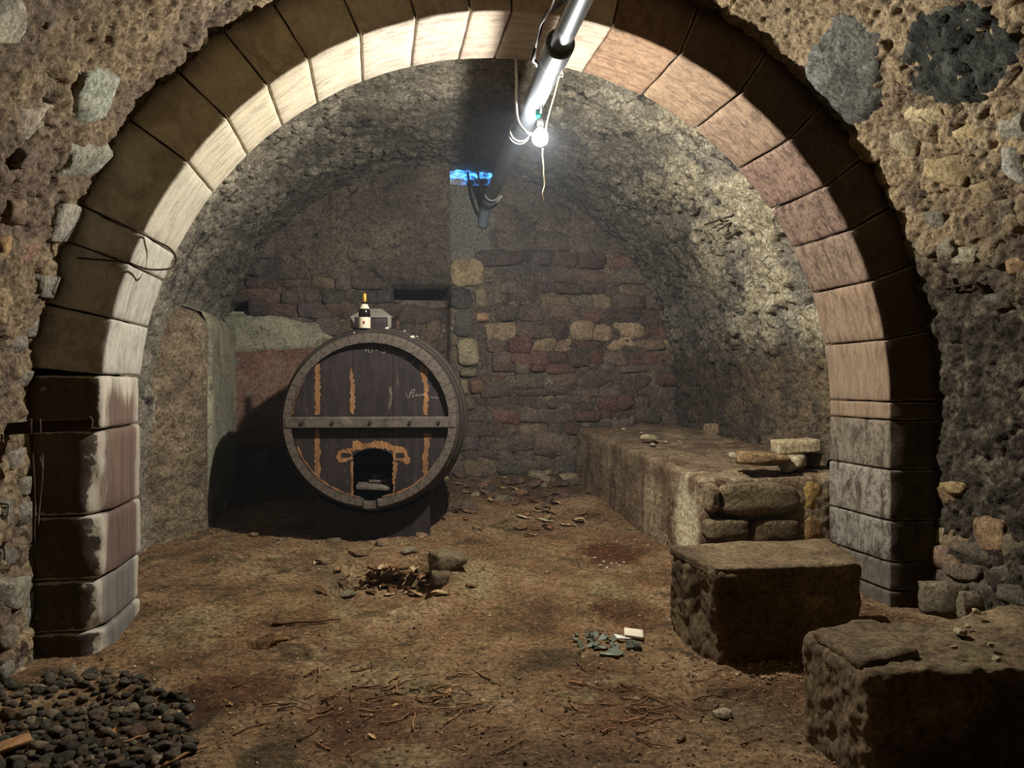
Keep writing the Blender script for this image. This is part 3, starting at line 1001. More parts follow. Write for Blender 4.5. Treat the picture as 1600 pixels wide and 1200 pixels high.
# ------------------------------------------------------------------ back wall
VX0, VX1 = atY(703, 268, YW)[0], atY(771, 268, YW)[0]
VZ0, VZ1 = atY(737, 291, YW)[2], atY(737, 247, YW)[2]
RX0, RX1 = atY(617, 500, YW)[0], atY(702, 500, YW)[0]
RZ1 = atY(660, 447, YW)[2]
HOLE = atY(378, 483, YW)
def build_back():
    xs = np.arange(-2.0, 4.0, .018); zs = np.arange(-.1, 4.05, .018)
    X, Z = np.meshgrid(xs, zs, indexing='ij')
    x, z = X.ravel(), Z.ravel()
    P = np.stack([x, 0 * x + YW, z], 1)
    hs, rnd, mor = rubble(x, z, .26, .15, 33)
    h = .05 * fbm(P * 1.6, 3) + .03 * hs + .018 * fbm(P * 9, 3) + .006 * fbm(P * 35, 2) + .06 * (ridged(P * 5 + 9, 4) - .6) * sstep(2.1, 2.5, z) - .05 * np.maximum(fbm(P * 14 + 3, 2) - .15, 0)
    smooth = sstep(RX1 - .03, RX1 + .02, x) * (1 - sstep(1.25, 1.4, x)) * sstep(2.65, 2.8, z)
    h = h * (1 - .75 * smooth)
    rec = sstep(RX0 - .02, RX0 + .015, x) * (1 - sstep(RX1 - .015, RX1 + .02, x)) * (1 - sstep(RZ1 - .015, RZ1 + .02, z)) * sstep(.2, .4, z)
    slot = rec * sstep(RZ1 - .125, RZ1 - .085, z)            # open gap above the infill
    h = h * (1 - .6 * rec) - .32 * rec - .55 * slot + .045 * smooth
    hole = 1 - sstep(.6, 1.1, np.hypot((x - HOLE[0]) / .17, (z - HOLE[2]) / .085) + .3 * perlin(P * 6))
    h = h - .35 * hole
    y = YW - h
    cx, cz = (X[:-1, :-1] + .009), (Z[:-1, :-1] + .009)
    mask = ~((cx > VX0) & (cx < VX1) & (cz > VZ0) & (cz < VZ1))
    o = mesh_np('wall_back', np.stack([x, y, z], 1), grid_faces(len(xs), len(zs), mask)[:, ::-1], m_back, attrs={'rnd': rnd, 'mor': mor, 'chase': smooth})
    return tag(o, kind='structure')
wall_back = build_back()

def back_stone(x0, x1, z0, z1, c, proud=.03, k=None, name='stone', sq=True):
    if not sq:
        dx, dz = (x1 - x0) * .10, (z1 - z0) * .12
        x0, x1, z0, z1 = x0 - dx, x1 + dx, z0 - dz, z1 + dz
    rec = RX0 < (x0 + x1) / 2 < RX1 and z1 < RZ1
    p = np.array([(x0 + x1) / 2, YW - proud + .045 + (.30 if rec else 0), (z0 + z1) / 2])
    return stone_at(p, (0, -1, 0), (x1 - x0) * 1.0, (z1 - z0) * 1.0, .14, c, wall_back, R_.uniform(-.06, .06), name, k=k, sq=sq)

PAL = [(92, 79, 71), (88, 76, 69), (96, 84, 73), (96, 77, 68), (98, 90, 78), (92, 84, 75), (116, 101, 82), (84, 75, 70)]
z = .38
nst = 0
while z < 3.02:
    hh = R_.uniform(.085, .19) if z < 2.3 else R_.uniform(.12, .22)
    x = -1.5 + R_.uniform(0, .2)
    while x < 3.5:
        ww = R_.uniform(.14, .40) * (.7 + hh * 3)
        px = 800 + 1200 * ((np.array([x + ww / 2, YW, 0]) @ RT) / (np.array([x + ww / 2, YW, 0]) @ FW))
        py = 600 - 1200 * (z + hh / 2 - EYE) / (np.array([x + ww / 2, YW, 0]) @ FW)
        ok = True
        if px < 455 and py > 500: ok = False                      # plastered part
        if 455 < px < 700 and py > 545: ok = False                # hidden by the barrel
        if 700 < px < 762 and py < 640: ok = False                # quoins, pipe chase
        if px > 905 and py > 690: ok = False                      # behind the bench
        if px < 690 and py < 430: ok = R_.random() < .22
        if px > 760 and py < 400: ok = R_.random() < .6
        if py < 330: ok = False
        if x + ww / 2 < RX1 and x + ww / 2 > RX0 and z < RZ1 < z + hh: ok = False
        if RX0 - .05 < x + ww / 2 < RX1 + .05 and RZ1 - .16 < z + hh and z < RZ1: ok = False
        if px < 370: ok = False
        if ok and nst < 285:
            r = R_.random()
            if 480 < py < 660 and px > 740:
                c = R_.choice([(98, 74, 65), (95, 75, 67), (94, 81, 73), (98, 84, 73), (96, 86, 75), (90, 78, 70)])
                if abs(py - 520) < 24 and R_.random() < .45: c = (140, 120, 96)
            else:
                c = R_.choice(PAL)
            kk = R_.uniform(.88, 1.14); c = tuple(int(v * kk) for v in c)
            j0, j1 = R_.uniform(-.025, .012), R_.uniform(-.012, .03)
            back_stone(x - .005, x + ww + .005, z + j0, z + hh + j1, c, R_.uniform(.01, .055), sq=R_.random() < .4)
            nst += 1
        x += ww
    z += hh
# dressed quoins beside the blocked opening
for (x0, y0, x1, y1, c) in [(703, 404, 756, 448, (146, 130, 100)), (702, 450, 738, 485, (78, 72, 68)), (740, 450, 762, 482, (128, 116, 92)), (708, 486, 738, 527, (88, 86, 78)),
                            (742, 488, 764, 504, (150, 122, 92)), (713, 529, 748, 572, (152, 140, 112)), (716, 574, 746, 590, (116, 106, 84)), (714, 592, 732, 618, (126, 114, 90)), (733, 592, 756, 616, (112, 90, 72)),
                            (712, 620, 742, 642, (112, 98, 80))]:
    a = atY(x0, y1, YW); b = atY(x1, y0, YW)
    back_stone(a[0] + .008, b[0] - .008, a[2] + .008, b[2] - .008, c, .055, k=R_.choice([0, 3, 5]), name='quoin')
# plaster on the left part of the wall, grey-green above and brick red below
def wall_patch(name, pts, mat, d0=.03, seed=1):
    P2 = np.array([[atY(a, b, YW)[0], atY(a, b, YW)[2]] for a, b in pts])
    lo, hi = P2.min(0) - .05, P2.max(0) + .05
    nx, nz_ = 46, 34
    X, Z = np.meshgrid(np.linspace(lo[0], hi[0], nx), np.linspace(lo[1], hi[1], nz_), indexing='ij')
    x, z = X.ravel(), Z.ravel()
    wx = x + .04 * perlin(np.stack([x * 5, z * 5, 0 * x + seed], 1)); wz = z + .04 * perlin(np.stack([x * 5, z * 5, 0 * x + seed + 9], 1))
    dmin = np.full(len(x), 9.0); ins = np.zeros(len(x), bool)
    n = len(P2)
    for i in range(n):
        a, b = P2[i], P2[(i + 1) % n]
        t = np.clip(((wx - a[0]) * (b - a)[0] + (wz - a[1]) * (b - a)[1]) / ((b - a) @ (b - a)), 0, 1)
        dmin = np.minimum(dmin, np.hypot(wx - a[0] - t * (b - a)[0], wz - a[1] - t * (b - a)[1]))
        cr = ((a[1] > wz) != (b[1] > wz)) & (wx < (b[0] - a[0]) * (wz - a[1]) / (b[1] - a[1] + 1e-12) + a[0])
        ins ^= cr
    sd = np.where(ins, dmin, -dmin)
    P = np.stack([x, 0 * x, z], 1)
    h = d0 * sstep(-.02, .05, sd) + .045 + .012 * fbm(P * 4 + seed, 3) + .003 * fbm(P * 30, 2) - .09 * (1 - sstep(-.05, .0, sd))
    m = sd.reshape(nx, nz_) > -.06
    return mesh_np(name, np.stack([x, YW - h, z], 1), grid_faces(nx, nz_, m[:-1, :-1])[:, ::-1], mat, wall_back)
m_pgreen = rock_mat('grey_green_plaster', [(.3, lin((102, 98, 82))), (.5, lin((134, 130, 108))), (.7, lin((152, 146, 122)))], big=2.5, bump=(60, .4, .008), spots=lin((104, 92, 70)))
m_pred = rock_mat('brick_red_plaster', [(.3, lin((92, 66, 54))), (.5, lin((112, 84, 68))), (.7, lin((128, 110, 90)))], big=3, bump=(60, .4, .008), spots=lin((112, 106, 90)), spot_scale=4)
wall_patch('plaster_patch', [(352, 498), (400, 494), (455, 498), (500, 508), (520, 530), (500, 545), (440, 548), (352, 552)], m_pgreen, .035, 2)
o = wall_patch('plaster_patch', [(352, 546), (440, 544), (500, 540), (520, 560), (520, 700), (352, 700)], m_pred, .02, 5)
o['label'] = 'brick red plaster'

# vent at the head of the back wall: shaft of rough stone with daylight from above
def build_vent():
    e = empty('window_1', ((VX0 + VX1) / 2, YW, VZ0))
    e['kind'] = 'structure'
    x0, x1 = VX0 - .02, VX1 + .02
    c = np.array(e.location)
    # sloping back of the shaft
    n, m = 50, 40
    U, T = np.meshgrid(np.linspace(x0, x1, n), np.linspace(0, 1, m), indexing='ij')
    u, t = U.ravel(), T.ravel()
    y = YW + .02 + t * .55; z = VZ0 - .02 + t * .75
    P = np.stack([u, y, z], 1)
    st = fbm(np.stack([u * 3, y * 4, z * 26], 1), 4)
    hh = .035 * st + .02 * fbm(P * 18, 3)
    P = P + hh[:, None] * np.array([0, -.75, .66])
    mesh_np('shaft_slope', P - c, grid_faces(n, m)[:, ::-1], m_shaft, e)
    # side cheeks and roof slab
    for nm, X in (('cheek', x0), ('cheek', x1)):
        V = [(X, YW + .05, VZ0 - .05), (X, YW + .7, VZ0 - .05), (X, YW + .7, VZ0 + 1.0), (X, YW + .05, VZ0 + 1.0)]
        s = .05 if X == x1 else -.05
        V2 = [(v[0] + s, v[1], v[2]) for v in V]
        F = [[0, 1, 2, 3], [7, 6, 5, 4], [0, 4, 5, 1], [1, 5, 6, 2], [2, 6, 7, 3], [3, 7, 4, 0]]
        mesh_np(nm, np.array(V + V2) - c, F, m_shaft, e, smooth=False)
    V, F = rbox(4, ((x1 - x0) / 2 + .05, .04, .45), .01)
    mesh_np('shaft_front', V + np.array([(x0 + x1) / 2, YW + .07, VZ1 + .45]) - c, F, m_back, e)
    V, F = rbox(4, (.055, .012, .016), .004)
    mesh_np('clip', V + atY(735, 246, YW - .03) - c, F, m_white, e)
    return e
build_vent()
vl.location = ((VX0 + VX1) / 2, YW + .42, VZ0 + 1.0)
vl.rotation_euler = (0, 0, 0)

# ------------------------------------------------------------------ pier on the left
def build_pier():
    a = np.array([-1.95, 6.02]); b = np.array([-1.37, 6.95]); c = np.array([-1.43, 8.62])
    zt = 2.02
    # face a-b (rough stone), return b-c (plastered), top slopes back into the vault
    path = [a, b, c]
    L1 = np.linalg.norm(b - a); L2 = np.linalg.norm(c - b)
    def face(p, q, mat, seed, rubbly, nm):
        L = np.linalg.norm(q - p)
        us = np.linspace(0, L, int(L / .016)); zs = np.concatenate([np.linspace(-.1, zt, 130), np.full(1, zt + .03)])
        U, Z = np.meshgrid(us, zs, indexing='ij')
        u, z = U.ravel(), Z.ravel()
        d = (q - p) / L; n = np.array([d[1], -d[0]])
        x = p[0] + d[0] * u; y = p[1] + d[1] * u
        P = np.stack([x, y, z], 1)
        hs, rnd, mor = rubble(u + seed, z, .20, .13, seed)
        if rubbly:
            cover = .65 * sstep(-.2, .2, fbm(P * 1.3 + 4, 2))
            h = .035 * fbm(P * 1.6, 3) + .022 * hs * (1 - cover) + .018 * fbm(P * 8, 4) + .04 * (ridged(P * 6 + 3, 4) - .6) - .04 * np.maximum(fbm(P * 14 + 3, 2) - .2, 0)
        else:
            h = .015 * fbm(P * np.array([2, 2, 1.0]), 3) + .012 * fbm(P * np.array([14, 14, 2.0]), 3)
        # rounded, worn corner and top
        e = np.minimum(L - u, .09) if rubbly else np.minimum(u, .06)
        k = .09 if rubbly else .06
        h = h * sstep(0, k, e) - .03 * (1 - sstep(0, k, e))
        top = sstep(zt - .12, zt + .02, z)
        h = h - top * (.10 if rubbly else .05)
        P = np.stack([x + n[0] * h, y + n[1] * h, z], 1)
        last = Z.ravel() > zt + .01
        P[last, 0] -= n[0] * .5 * .8; P[last, 1] -= n[1] * .4; P[last, 2] += .10
        return mesh_np(nm, P, grid_faces(len(us), len(zs)), mat, attrs={'rnd': .5 + .5 * (rnd - .5), 'mor': mor * .6})
    f1 = face(a, b, m_pier, 11, True, 'wall_left')
    tag(f1, kind='structure')
    f2 = face(b, c, m_pgreen, 12, False, 'wall_left')
    tag(f2, kind='structure')
build_pier()

# hollow with a stone above the plaster, far left
def soc(px, py, Y): return atY(px, py, Y)

# ------------------------------------------------------------------ bench along the right wall
def build_bench():
    nt_ = atY(1098, 748, 5.08); ft = atY(900, 668, 8.62)
    zb0, zb1 = .0, .25
    XR = CX + RV + .02
    B = [(nt_[0] - .02, nt_[1], zb0 - .1), (XR, nt_[1] - .12, zb0 - .1), (XR, ft[1], zb1 - .1), (ft[0] - .03, ft[1], zb1 - .1)]
    T = [tuple(nt_), (XR, nt_[1] - .12, nt_[2] + .02), (XR, ft[1], ft[2] + .04), tuple(ft)]
    root = empty('stone_bench', (nt_[0], nt_[1], .05), 'long rendered masonry bench running along the right wall behind the arch', 'bench')
    o = hexa('masonry', B, T, m_bench, None, n=64, r=.045, amp=.035, fscale=2.4, fine=.012, seed=4)
    o.parent = root; o.matrix_parent_inverse = Matrix.Translation(-root.location)
    # stones bedded in the near end
    for (x0, y0, x1, y1, c) in [(1120, 752, 1245, 806, (132, 116, 88)), (1100, 808, 1168, 845, (120, 106, 80)), (1170, 808, 1246, 850, (112, 94, 68)), (1250, 748, 1278, 800, (170, 140, 84)),
                                (1250, 802, 1280, 845, (150, 118, 76)), (1102, 756, 1120, 800, (140, 122, 92))]:
        a = atY(x0, y1, 5.05); b = atY(x1, y0, 5.05)
        s = stone_at(np.array([(a[0] + b[0]) / 2, 5.05, (a[2] + b[2]) / 2]), (0, -1, 0), (b[0] - a[0]) * .98, (b[2] - a[2]) * .98, .14, c, None, 0, sq=True)
        s.parent = root; s.matrix_parent_inverse = Matrix.Translation(-root.location)
    return root
bench = build_bench()

def loose_rock(name, px, py, D, w, d, h, c, label, cat, group=None, rot=0.0, k=None, tilt=(0, 0)):
    p = atD(px, py, D)
    o = bpy.data.objects.new(name, STONE_ME[R_.randrange(len(STONE_ME)) if k is None else k])
    o.scale = (w / 2, d / 2, h / 2)
    o.rotation_euler = (tilt[0], tilt[1], rot - YAW)
    o.location = p
    o.color = (*lin(c), 1)
    link(o)
    return tag(o, label, cat, group)

# slabs and stones on the near end of the bench
p0 = atY(1243, 697, 5.30)
V, F = rbox(10, (.16, .10, .05), .016)
V = rough_shape(V, F, 3, .008)
sl = mesh_np('stone_slab', V, F, m_stone)
sl.location = p0; sl.rotation_euler = (0, math.radians(-3), -YAW - .05); sl.color = (*lin((196, 178, 140)), 1)
tag(sl, 'pale squared stone slab lying on top of the rubble on the bench end', 'stone')
loose_rock('rubble_stone', 1192, 718, 5.55, .37, .26, .11, (164, 134, 96), 'flat tan stone on the bench end, left of the pile', 'stone', k=5, tilt=(0, .05))
loose_rock('rubble_stone', 1240, 724, 5.60, .20, .18, .12, (190, 176, 140), 'small pale pointed stone under the squared slab on the bench', 'stone', k=9, tilt=(0, -.4))
loose_rock('rubble_stone', 1270, 716, 5.85, .14, .16, .16, (110, 98, 78), 'dark stone wedged behind the slab against the arch jamb', 'stone', k=1)
loose_rock('rubble_stone', 1146, 712, 5.6, .07, .06, .05, (176, 166, 134), 'tiny pale chip of stone at the left of the flat tan stone', 'stone', k=4)
loose_rock('rubble_stone', 1013, 683, 7.4, .16, .12, .06, (178, 168, 132), 'flat whitish stone lying far back on the bench', 'stone', k=6)
loose_rock('rubble_stone', 1112, 674, 8.0, .19, .16, .17, (140, 122, 92), 'round stone on the bench against the right wall', 'stone', k=7)

# ------------------------------------------------------------------ two masonry blocks in the right foreground
def build_blocks():
    z1 = .455
    def tz(px, py): return atZ(px, py, z1)
    bl, fl_, frr, br = tz(1045, 858), tz(1118, 897), tz(1348, 887), tz(1298, 845)
    Bf = [np.array([v[0], v[1], -.12]) for v in (fl_, frr, br, bl)]
    Bf[0] += np.array([.015, .0, 0]); Bf[3] += np.array([.0, 0, 0])
    root = empty('stone_block', (fl_[0], fl_[1], 0), 'masonry step block with a mossy slab top beside the right arch jamb', 'block')
    o = hexa('masonry', Bf, [fl_, frr, br, bl], m_block, None, n=44, r=.035, amp=.045, fscale=3, fine=.014, seed=21)
    o.parent = root; o.matrix_parent_inverse = Matrix.Translation(-root.location)
    up = np.array([0, 0, 1.0])
    cc = (fl_ + frr + br + bl) / 4
    T0 = [cc + (v - cc) * 1.0 for v in (fl_, frr, br, bl)]
    o = hexa('capstone', [v - up * .035 for v in T0], [v + up * .025 for v in T0], m_block, None, n=24, r=.02, amp=.014, fscale=4, fine=.006, seed=8)
    o.parent = root; o.matrix_parent_inverse = Matrix.Translation(-root.location)
    z1 = .427
    bl, fl_ = atZ(1250, 983, z1), atZ(1362, 1057, z1)
    frr, br = atZ(1640, 1036, z1), atZ(1470, 960, z1)
    # carry the block on to the wall
    d1 = (frr - fl_); frr = fl_ + d1 * 1.25
    br = bl + (br - bl) * 1.9
    Bf = [np.array([v[0], v[1], -.15]) for v in (fl_, frr, br, bl)]
    root = empty('stone_block', (fl_[0], fl_[1], 0), 'largest masonry block in the right foreground corner with a chipped earthy top', 'block')
    o = hexa('masonry', Bf, [fl_, frr, br, bl], m_block, None, n=60, r=.04, amp=.035, fscale=2.6, fine=.012, seed=33)
    o.parent = root; o.matrix_parent_inverse = Matrix.Translation(-root.location)
    # raised slab at its left end
    q = [atZ(1262, 990, z1), atZ(1350, 1046, z1), atZ(1438, 1028, z1), atZ(1372, 975, z1)]
    q = [q[1], q[2], q[3], q[0]]
    o = hexa('capstone', [v - up * .03 for v in q], [v + up * .03 for v in q], m_block, None, n=24, r=.03, amp=.02, fscale=5, fine=.006, seed=51)
    o.parent = root; o.matrix_parent_inverse = Matrix.Translation(-root.location)
build_blocks()
loose_rock('rubble_stone', 1478, 940, 4.3, .26, .20, .22, (120, 108, 88), 'wedge shaped grey stone behind the foreground block at the foot of the arch', 'stone', k=2)
loose_rock('rubble_stone', 1516, 946, 4.0, .12, .10, .16, (124, 112, 90), 'narrow upright stone beside the wedge shaped stone by the right wall', 'stone', k=10)
for i, (a, b) in enumerate([(1500, 985), (1548, 1007), (1556, 1030), (1512, 978), (1525, 955), (1490, 1012)]):
    p = atZ(a, b, .455)
    o = bpy.data.objects.new('stone_chip', STONE_ME[i])
    s = R_.uniform(.012, .024)
    o.scale = (s, s * .8, s * .6); o.rotation_euler = (0, 0, R_.uniform(0, 6)); o.location = p; o.color = (*lin((190, 172, 134)), 1)
    link(o); tag(o, 'small pale stone chip on top of the foreground block', 'stone', 'stone chips on the foreground block')

# ------------------------------------------------------------------ the big barrel
BY = 6.20
bc = atY(579, 657, BY)                       # centre of the front chime
BD = float(bc @ FW - C0 @ FW)
K = BD / 1200.0                              # metres per pixel at the barrel head
RH = 134 * K
RB = RH + .10
BL = 1.40
BAX = math.radians(6.0)                      # the axis turns slightly to the right going back
barrel = empty('wine_barrel', (bc[0], bc[1], bc[2] - RH), 'large old oak cask lying on its side with a black painted head', 'barrel')
barrel.rotation_euler = (0, 0, -BAX)
HC = RH                                      # height of the axis above the empty
def r_out(y):
    t = (y - BL / 2) / (BL / 2)
    return RH + (RB - RH) * (1 - t * t)
NS = 36
def stave_mesh():
    ny, th = 18, .062
    ys = np.linspace(0, BL, ny)
    a = np.linspace(-math.pi / NS + .0025, math.pi / NS - .0025, 5)
    V = []
    for y in ys:
        r = r_out(y)
        for t in a: V.append((r * math.sin(t), y, r * math.cos(t)))
        for t in a[::-1]: V.append(((r - th) * math.sin(t), y, (r - th) * math.cos(t)))
    m = 10
    F = []
    for i in range(ny - 1):
        for k in range(m):
            F.append([i * m + k, i * m + (k + 1) % m, (i + 1) * m + (k + 1) % m, (i + 1) * m + k])
    F.append(list(range(m))[::-1]); F.append([(ny - 1) * m + k for k in range(m)])
    me = mesh_np('stave', V, F, m_stave, barrel, smooth=False)
    return me
st0 = stave_mesh()
st0.location = (0, 0, HC)
for k in range(1, NS):
    o = st0.copy(); link(o, barrel)
    o.rotation_euler = (0, 2 * math.pi * k / NS, 0)
    o.location = (0, R_.uniform(-.004, .004), HC)
    # two broken grey stave ends under the hatch
    if k in (18, 17):
        o.data = st0.data.copy(); o.data.materials[0] = m_greywood
        o.location = (0, -.03 if k == 17 else -.012, HC - (.016 if k == 18 else .0))
        o['label'] = 'pale grey stave end under the hatch'

def hoop(y0, y1, name='hoop'):
    ns = 72
    V, F = [], []
    for y, e in ((y0, .002), (y0, .009), (y1, .009), (y1, .002)):
        r = r_out(y) + e
        for k in range(ns):
            t = 2 * math.pi * k / ns
            V.append((r * math.sin(t), y, HC + r * math.cos(t)))
    for j in range(4):
        for k in range(ns):
            a, b = j * ns, ((j + 1) % 4) * ns
            F.append([a + k, a + (k + 1) % ns, b + (k + 1) % ns, b + k])
    return mesh_np(name, V, F, m_iron, barrel, smooth=False)
for y0, y1 in ((.075, .125), (.20, .25), (.42, .475), (BL - .475, BL - .42), (BL - .25, BL - .20), (BL - .125, BL - .075)):
    hoop(y0, y1)

# head planks, set back inside the staves
HR = RH - .055
HY = .065
def loc2(px, py):
    return ((px - 579) * K, (657 - py) * K)
xh0, xh1 = (551 - 579) * K, (612 - 579) * K
seams = [-HR, (495 - 579) * K, xh0 - .003, xh1 + .003, (665 - 579) * K, HR]
def arc_pts(xa, xb, top, n=14):
    xs = np.linspace(xa, xb, n)
    return [(x, (1 if top else -1) * math.sqrt(max(HR * HR - x * x, 0))) for x in xs]
for i in range(5):
    xa, xb = seams[i] + .0015, seams[i + 1] - .0015
    top = arc_pts(xa, xb, True)
    if i == 2:
        zs, za = (657 - 712) * K, (657 - 702) * K
        xs = np.linspace(xb, xa, 12)
        bot = [(x, zs + (za - zs) * (1 - ((x - (xa + xb) / 2) / ((xb - xa) / 2)) ** 2)) for x in xs]
    else:
        bot = arc_pts(xb, xa, False)
    o = extrude_poly('head_plank', [(p[0], p[1] + HC) for p in top + bot], HY, HY + .04, m_headpaint, barrel)
# back head
extrude_poly('back_head', [(HR * math.cos(t), HC + HR * math.sin(t)) for t in np.linspace(0, 2 * math.pi, 48, endpoint=False)], BL - .10, BL - .06, m_headpaint, barrel)
# crossbar with five bolts
V, F = rbox(6, (132 * K, .035, 8.5 * K), .006)
crossbar = mesh_np('crossbar', V + np.array([0, HY - .037, HC - 3 * K]), F, m_greywood, barrel)
for px in (474, 521, 579, 640, 685):
    V, F = tube_np([((px - 579) * K, HY - .072, HC - 3 * K), ((px - 579) * K, HY - .088, HC - 3 * K)], [.017, .013], 6)
    mesh_np('bolt', V, F, m_iron, crossbar, smooth=False)

def ragged(pts, seed, amp=.006, sub=7):
    out = []
    n = len(pts)
    r = random.Random(seed)
    for i in range(n):
        a, b = np.array(pts[i]), np.array(pts[(i + 1) % n])
        L = np.linalg.norm(b - a)
        m = max(1, int(L / .013))
        d = (b - a) / max(L, 1e-6); nn = np.array([-d[1], d[0]])
        for k in range(m):
            out.append(a + (b - a) * k / m + nn * r.uniform(-amp, amp))
    return out
def scrape(pts_px, seed, name='scraped_strip', mat=None, amp=.0085, t=.002):
    P = ragged([(loc2(*p)[0], loc2(*p)[1] + HC) for p in pts_px], seed, amp)
    extrude_poly(name, P, HY - t, HY + .001, mat or m_raw, barrel)
scrape([(491, 572), (499, 568), (500, 645), (496, 650), (492, 648)], 1)
scrape([(492, 672), (498, 672), (500, 740), (499, 752), (493, 748), (491, 720)], 2)
scrape([(548, 575), (552, 592), (553, 640), (550, 648), (546, 640), (546, 590)], 3)
scrape([(653, 568), (662, 571), (667, 578), (668, 600), (668, 648), (661, 648), (661, 600), (656, 585)], 4, amp=.01)
scrape([(662, 678), (672, 680), (669, 700), (668, 720), (667, 744), (660, 744), (660, 715)], 5)
scrape([(606, 603), (611, 606), (612, 620), (608, 640), (605, 640), (608, 622)], 6, 'scuff', m_greywood, .004)
scrape([(618, 583), (620, 584), (622, 602), (619, 602)], 7, 'scuff', m_greywood, .002)
# bare wood round the hatch with the marks of two hinges
scrape([(549, 707), (549, 692), (556, 688), (566, 694), (590, 689), (606, 693), (612, 697), (614, 708), (600, 702), (580, 700), (562, 703)], 8, 'bare_wood', amp=.008)
scrape([(527, 705), (548, 700), (550, 720), (536, 722), (530, 724), (524, 718)], 9, 'bare_wood')
scrape([(532, 708), (545, 709), (549, 712), (545, 716), (532, 716)], 10, 'hinge_mark', m_headpaint, .002, .0035)
scrape([(613, 698), (630, 700), (637, 712), (640, 722), (634, 727), (622, 722), (613, 722)], 11, 'bare_wood')
scrape([(617, 709), (630, 709), (632, 716), (617, 717)], 12, 'hinge_mark', m_headpaint, .002, .0035)
scrape([(546.5, 722), (550.5, 722), (550.5, 776), (548, 775)], 13, 'bare_wood', amp=.003)
scrape([(612.5, 722), (620, 726), (617, 748), (615, 772), (612.5, 774)], 14, 'bare_wood')
# bare wood showing along the inner edge of the chime
for a0, a1, w0 in ((200, 262, .016), (278, 330, .015), (148, 176, .008)):
    aa = np.radians(np.linspace(a0, a1, 22))
    rr = random.Random(a0)
    outer = [(math.cos(a) * HR * .999, math.sin(a) * HR * .999 + HC) for a in aa]
    inner_ = [(math.cos(a) * (HR - w0 * rr.uniform(.3, 1.2)), math.sin(a) * (HR - w0 * rr.uniform(.3, 1.2)) + HC) for a in aa[::-1]]
    extrude_poly('scraped_strip', outer + inner_, HY - .003, HY + .001, m_raw, barrel)
# scratches
for i in range(46):
    a = R_.uniform(0, 6.28); r = HR * .93 * math.sqrt(R_.random())
    x, zz_ = r * math.cos(a), r * math.sin(a)
    if xh0 - .05 < x < xh1 + .05 and zz_ < (657 - 690) * K: continue
    if abs(zz_ + 3 * K) < .06: continue
    l = R_.uniform(.004, .02); wd = R_.uniform(.0015, .004); t = R_.uniform(-.6, .6) + (0 if R_.random() < .5 else 1.5)
    d = np.array([math.cos(t), math.sin(t)]); n_ = np.array([-d[1], d[0]])
    q = [np.array([x, zz_ + HC]) + s1 * d * l + s2 * n_ * wd for s1, s2 in ((-1, -.6), (.3, -1), (1, .4), (-.2, 1))]
    extrude_poly('scratch', q, HY - .0015, HY + .0005, m_greywood, barrel)
# chalk writing
def chalk(strokes, name):
    V, F = [], []
    for s in strokes:
        pts = [(loc2(a, b)[0], HY - .0022, loc2(a, b)[1] + HC) for a, b in s]
        v, f = tube_np(smooth_path(np.array(pts), 5) if len(pts) > 2 else pts, .0021, 5)
        o_ = len(V); V += list(v); F += [[i + o_ for i in q] for q in f]
    mesh_np(name, V, F, m_chalk, barrel)
chalk([[(633.5, 614), (634, 619), (637, 622), (640, 615), (643, 609)], [(638, 622), (642, 612), (647, 608), (645, 615), (643, 621), (648, 618)],
       [(637, 615), (645, 614)], [(648, 618), (650, 616), (651, 620), (653, 617), (655, 617), (655, 620), (657, 617)],
       [(657, 617), (659, 616), (660, 620)], [(672, 621), (674, 620), (675, 623), (678, 621), (680, 620)], [(680, 620), (681, 624), (684, 622), (687, 623)]], 'chalk_writing')
chalk([[(568, 550), (571, 544), (571, 549)], [(574, 542), (579, 543), (580, 549), (575, 550), (574, 543)], [(584, 547), (589, 547)],
       [(596, 545), (600, 547), (599, 551), (595, 551)], [(603, 548), (609, 548)], [(612, 553), (617, 551), (620, 554)], [(622, 555), (626, 558), (632, 558), (629, 555)]], 'chalk_writing')

# saddle block under the barrel
def build_stand():
    hw = 91 * K
    root = empty('barrel_stand', (barrel.location[0], barrel.location[1], .08), 'low dark wooden saddle block under the large cask', 'stand')
    root.rotation_euler = (0, 0, -BAX)
    z0 = barrel.location[2]            # barrel bottom
    base = -.02 - .08
    def saddle(y0, y1, nm):
        r = max(r_out(y0), r_out(y1)) + .004
        zc = z0 + RH - .08
        pts = [(-hw, base), (hw, base)]
        a = math.acos(min(1, hw / r)) if hw < r else 0
        for t in np.linspace(-a, -math.pi + a, 22):
            pts.append((r * math.cos(t), zc + r * math.sin(t)))
        extrude_poly(nm, pts, y0, y1, m_headpaint, root)
    saddle(.20, .42, 'saddle')
    saddle(.78, 1.0, 'saddle')
    V, F = rbox(4, (.09, .34, .10), .01)
    for s in (-1, 1):
        mesh_np('beam', V + np.array([s * (hw - .1), .64, base + .12]), F, m_headpaint, root)
build_stand()

def barrel_top(px, py, y_local):
    """world point on top of the barrel at local depth y_local on the sight line column px"""
    M = barrel.matrix_basis
    best = None
    for x in np.linspace(-.6, .6, 241):
        r = r_out(y_local)
        z = HC + math.sqrt(max(r * r - x * x, 0))
        p = Matrix.LocRotScale(barrel.location, barrel.rotation_euler, None) @ Vector((x, y_local, z))
        q = np.array(p)
        u = 800 + 1200 * ((q - C0) @ RT) / ((q - C0) @ FW)
        if best is None or abs(u - px) < best[0]: best = (abs(u - px), q)
    return best[1]

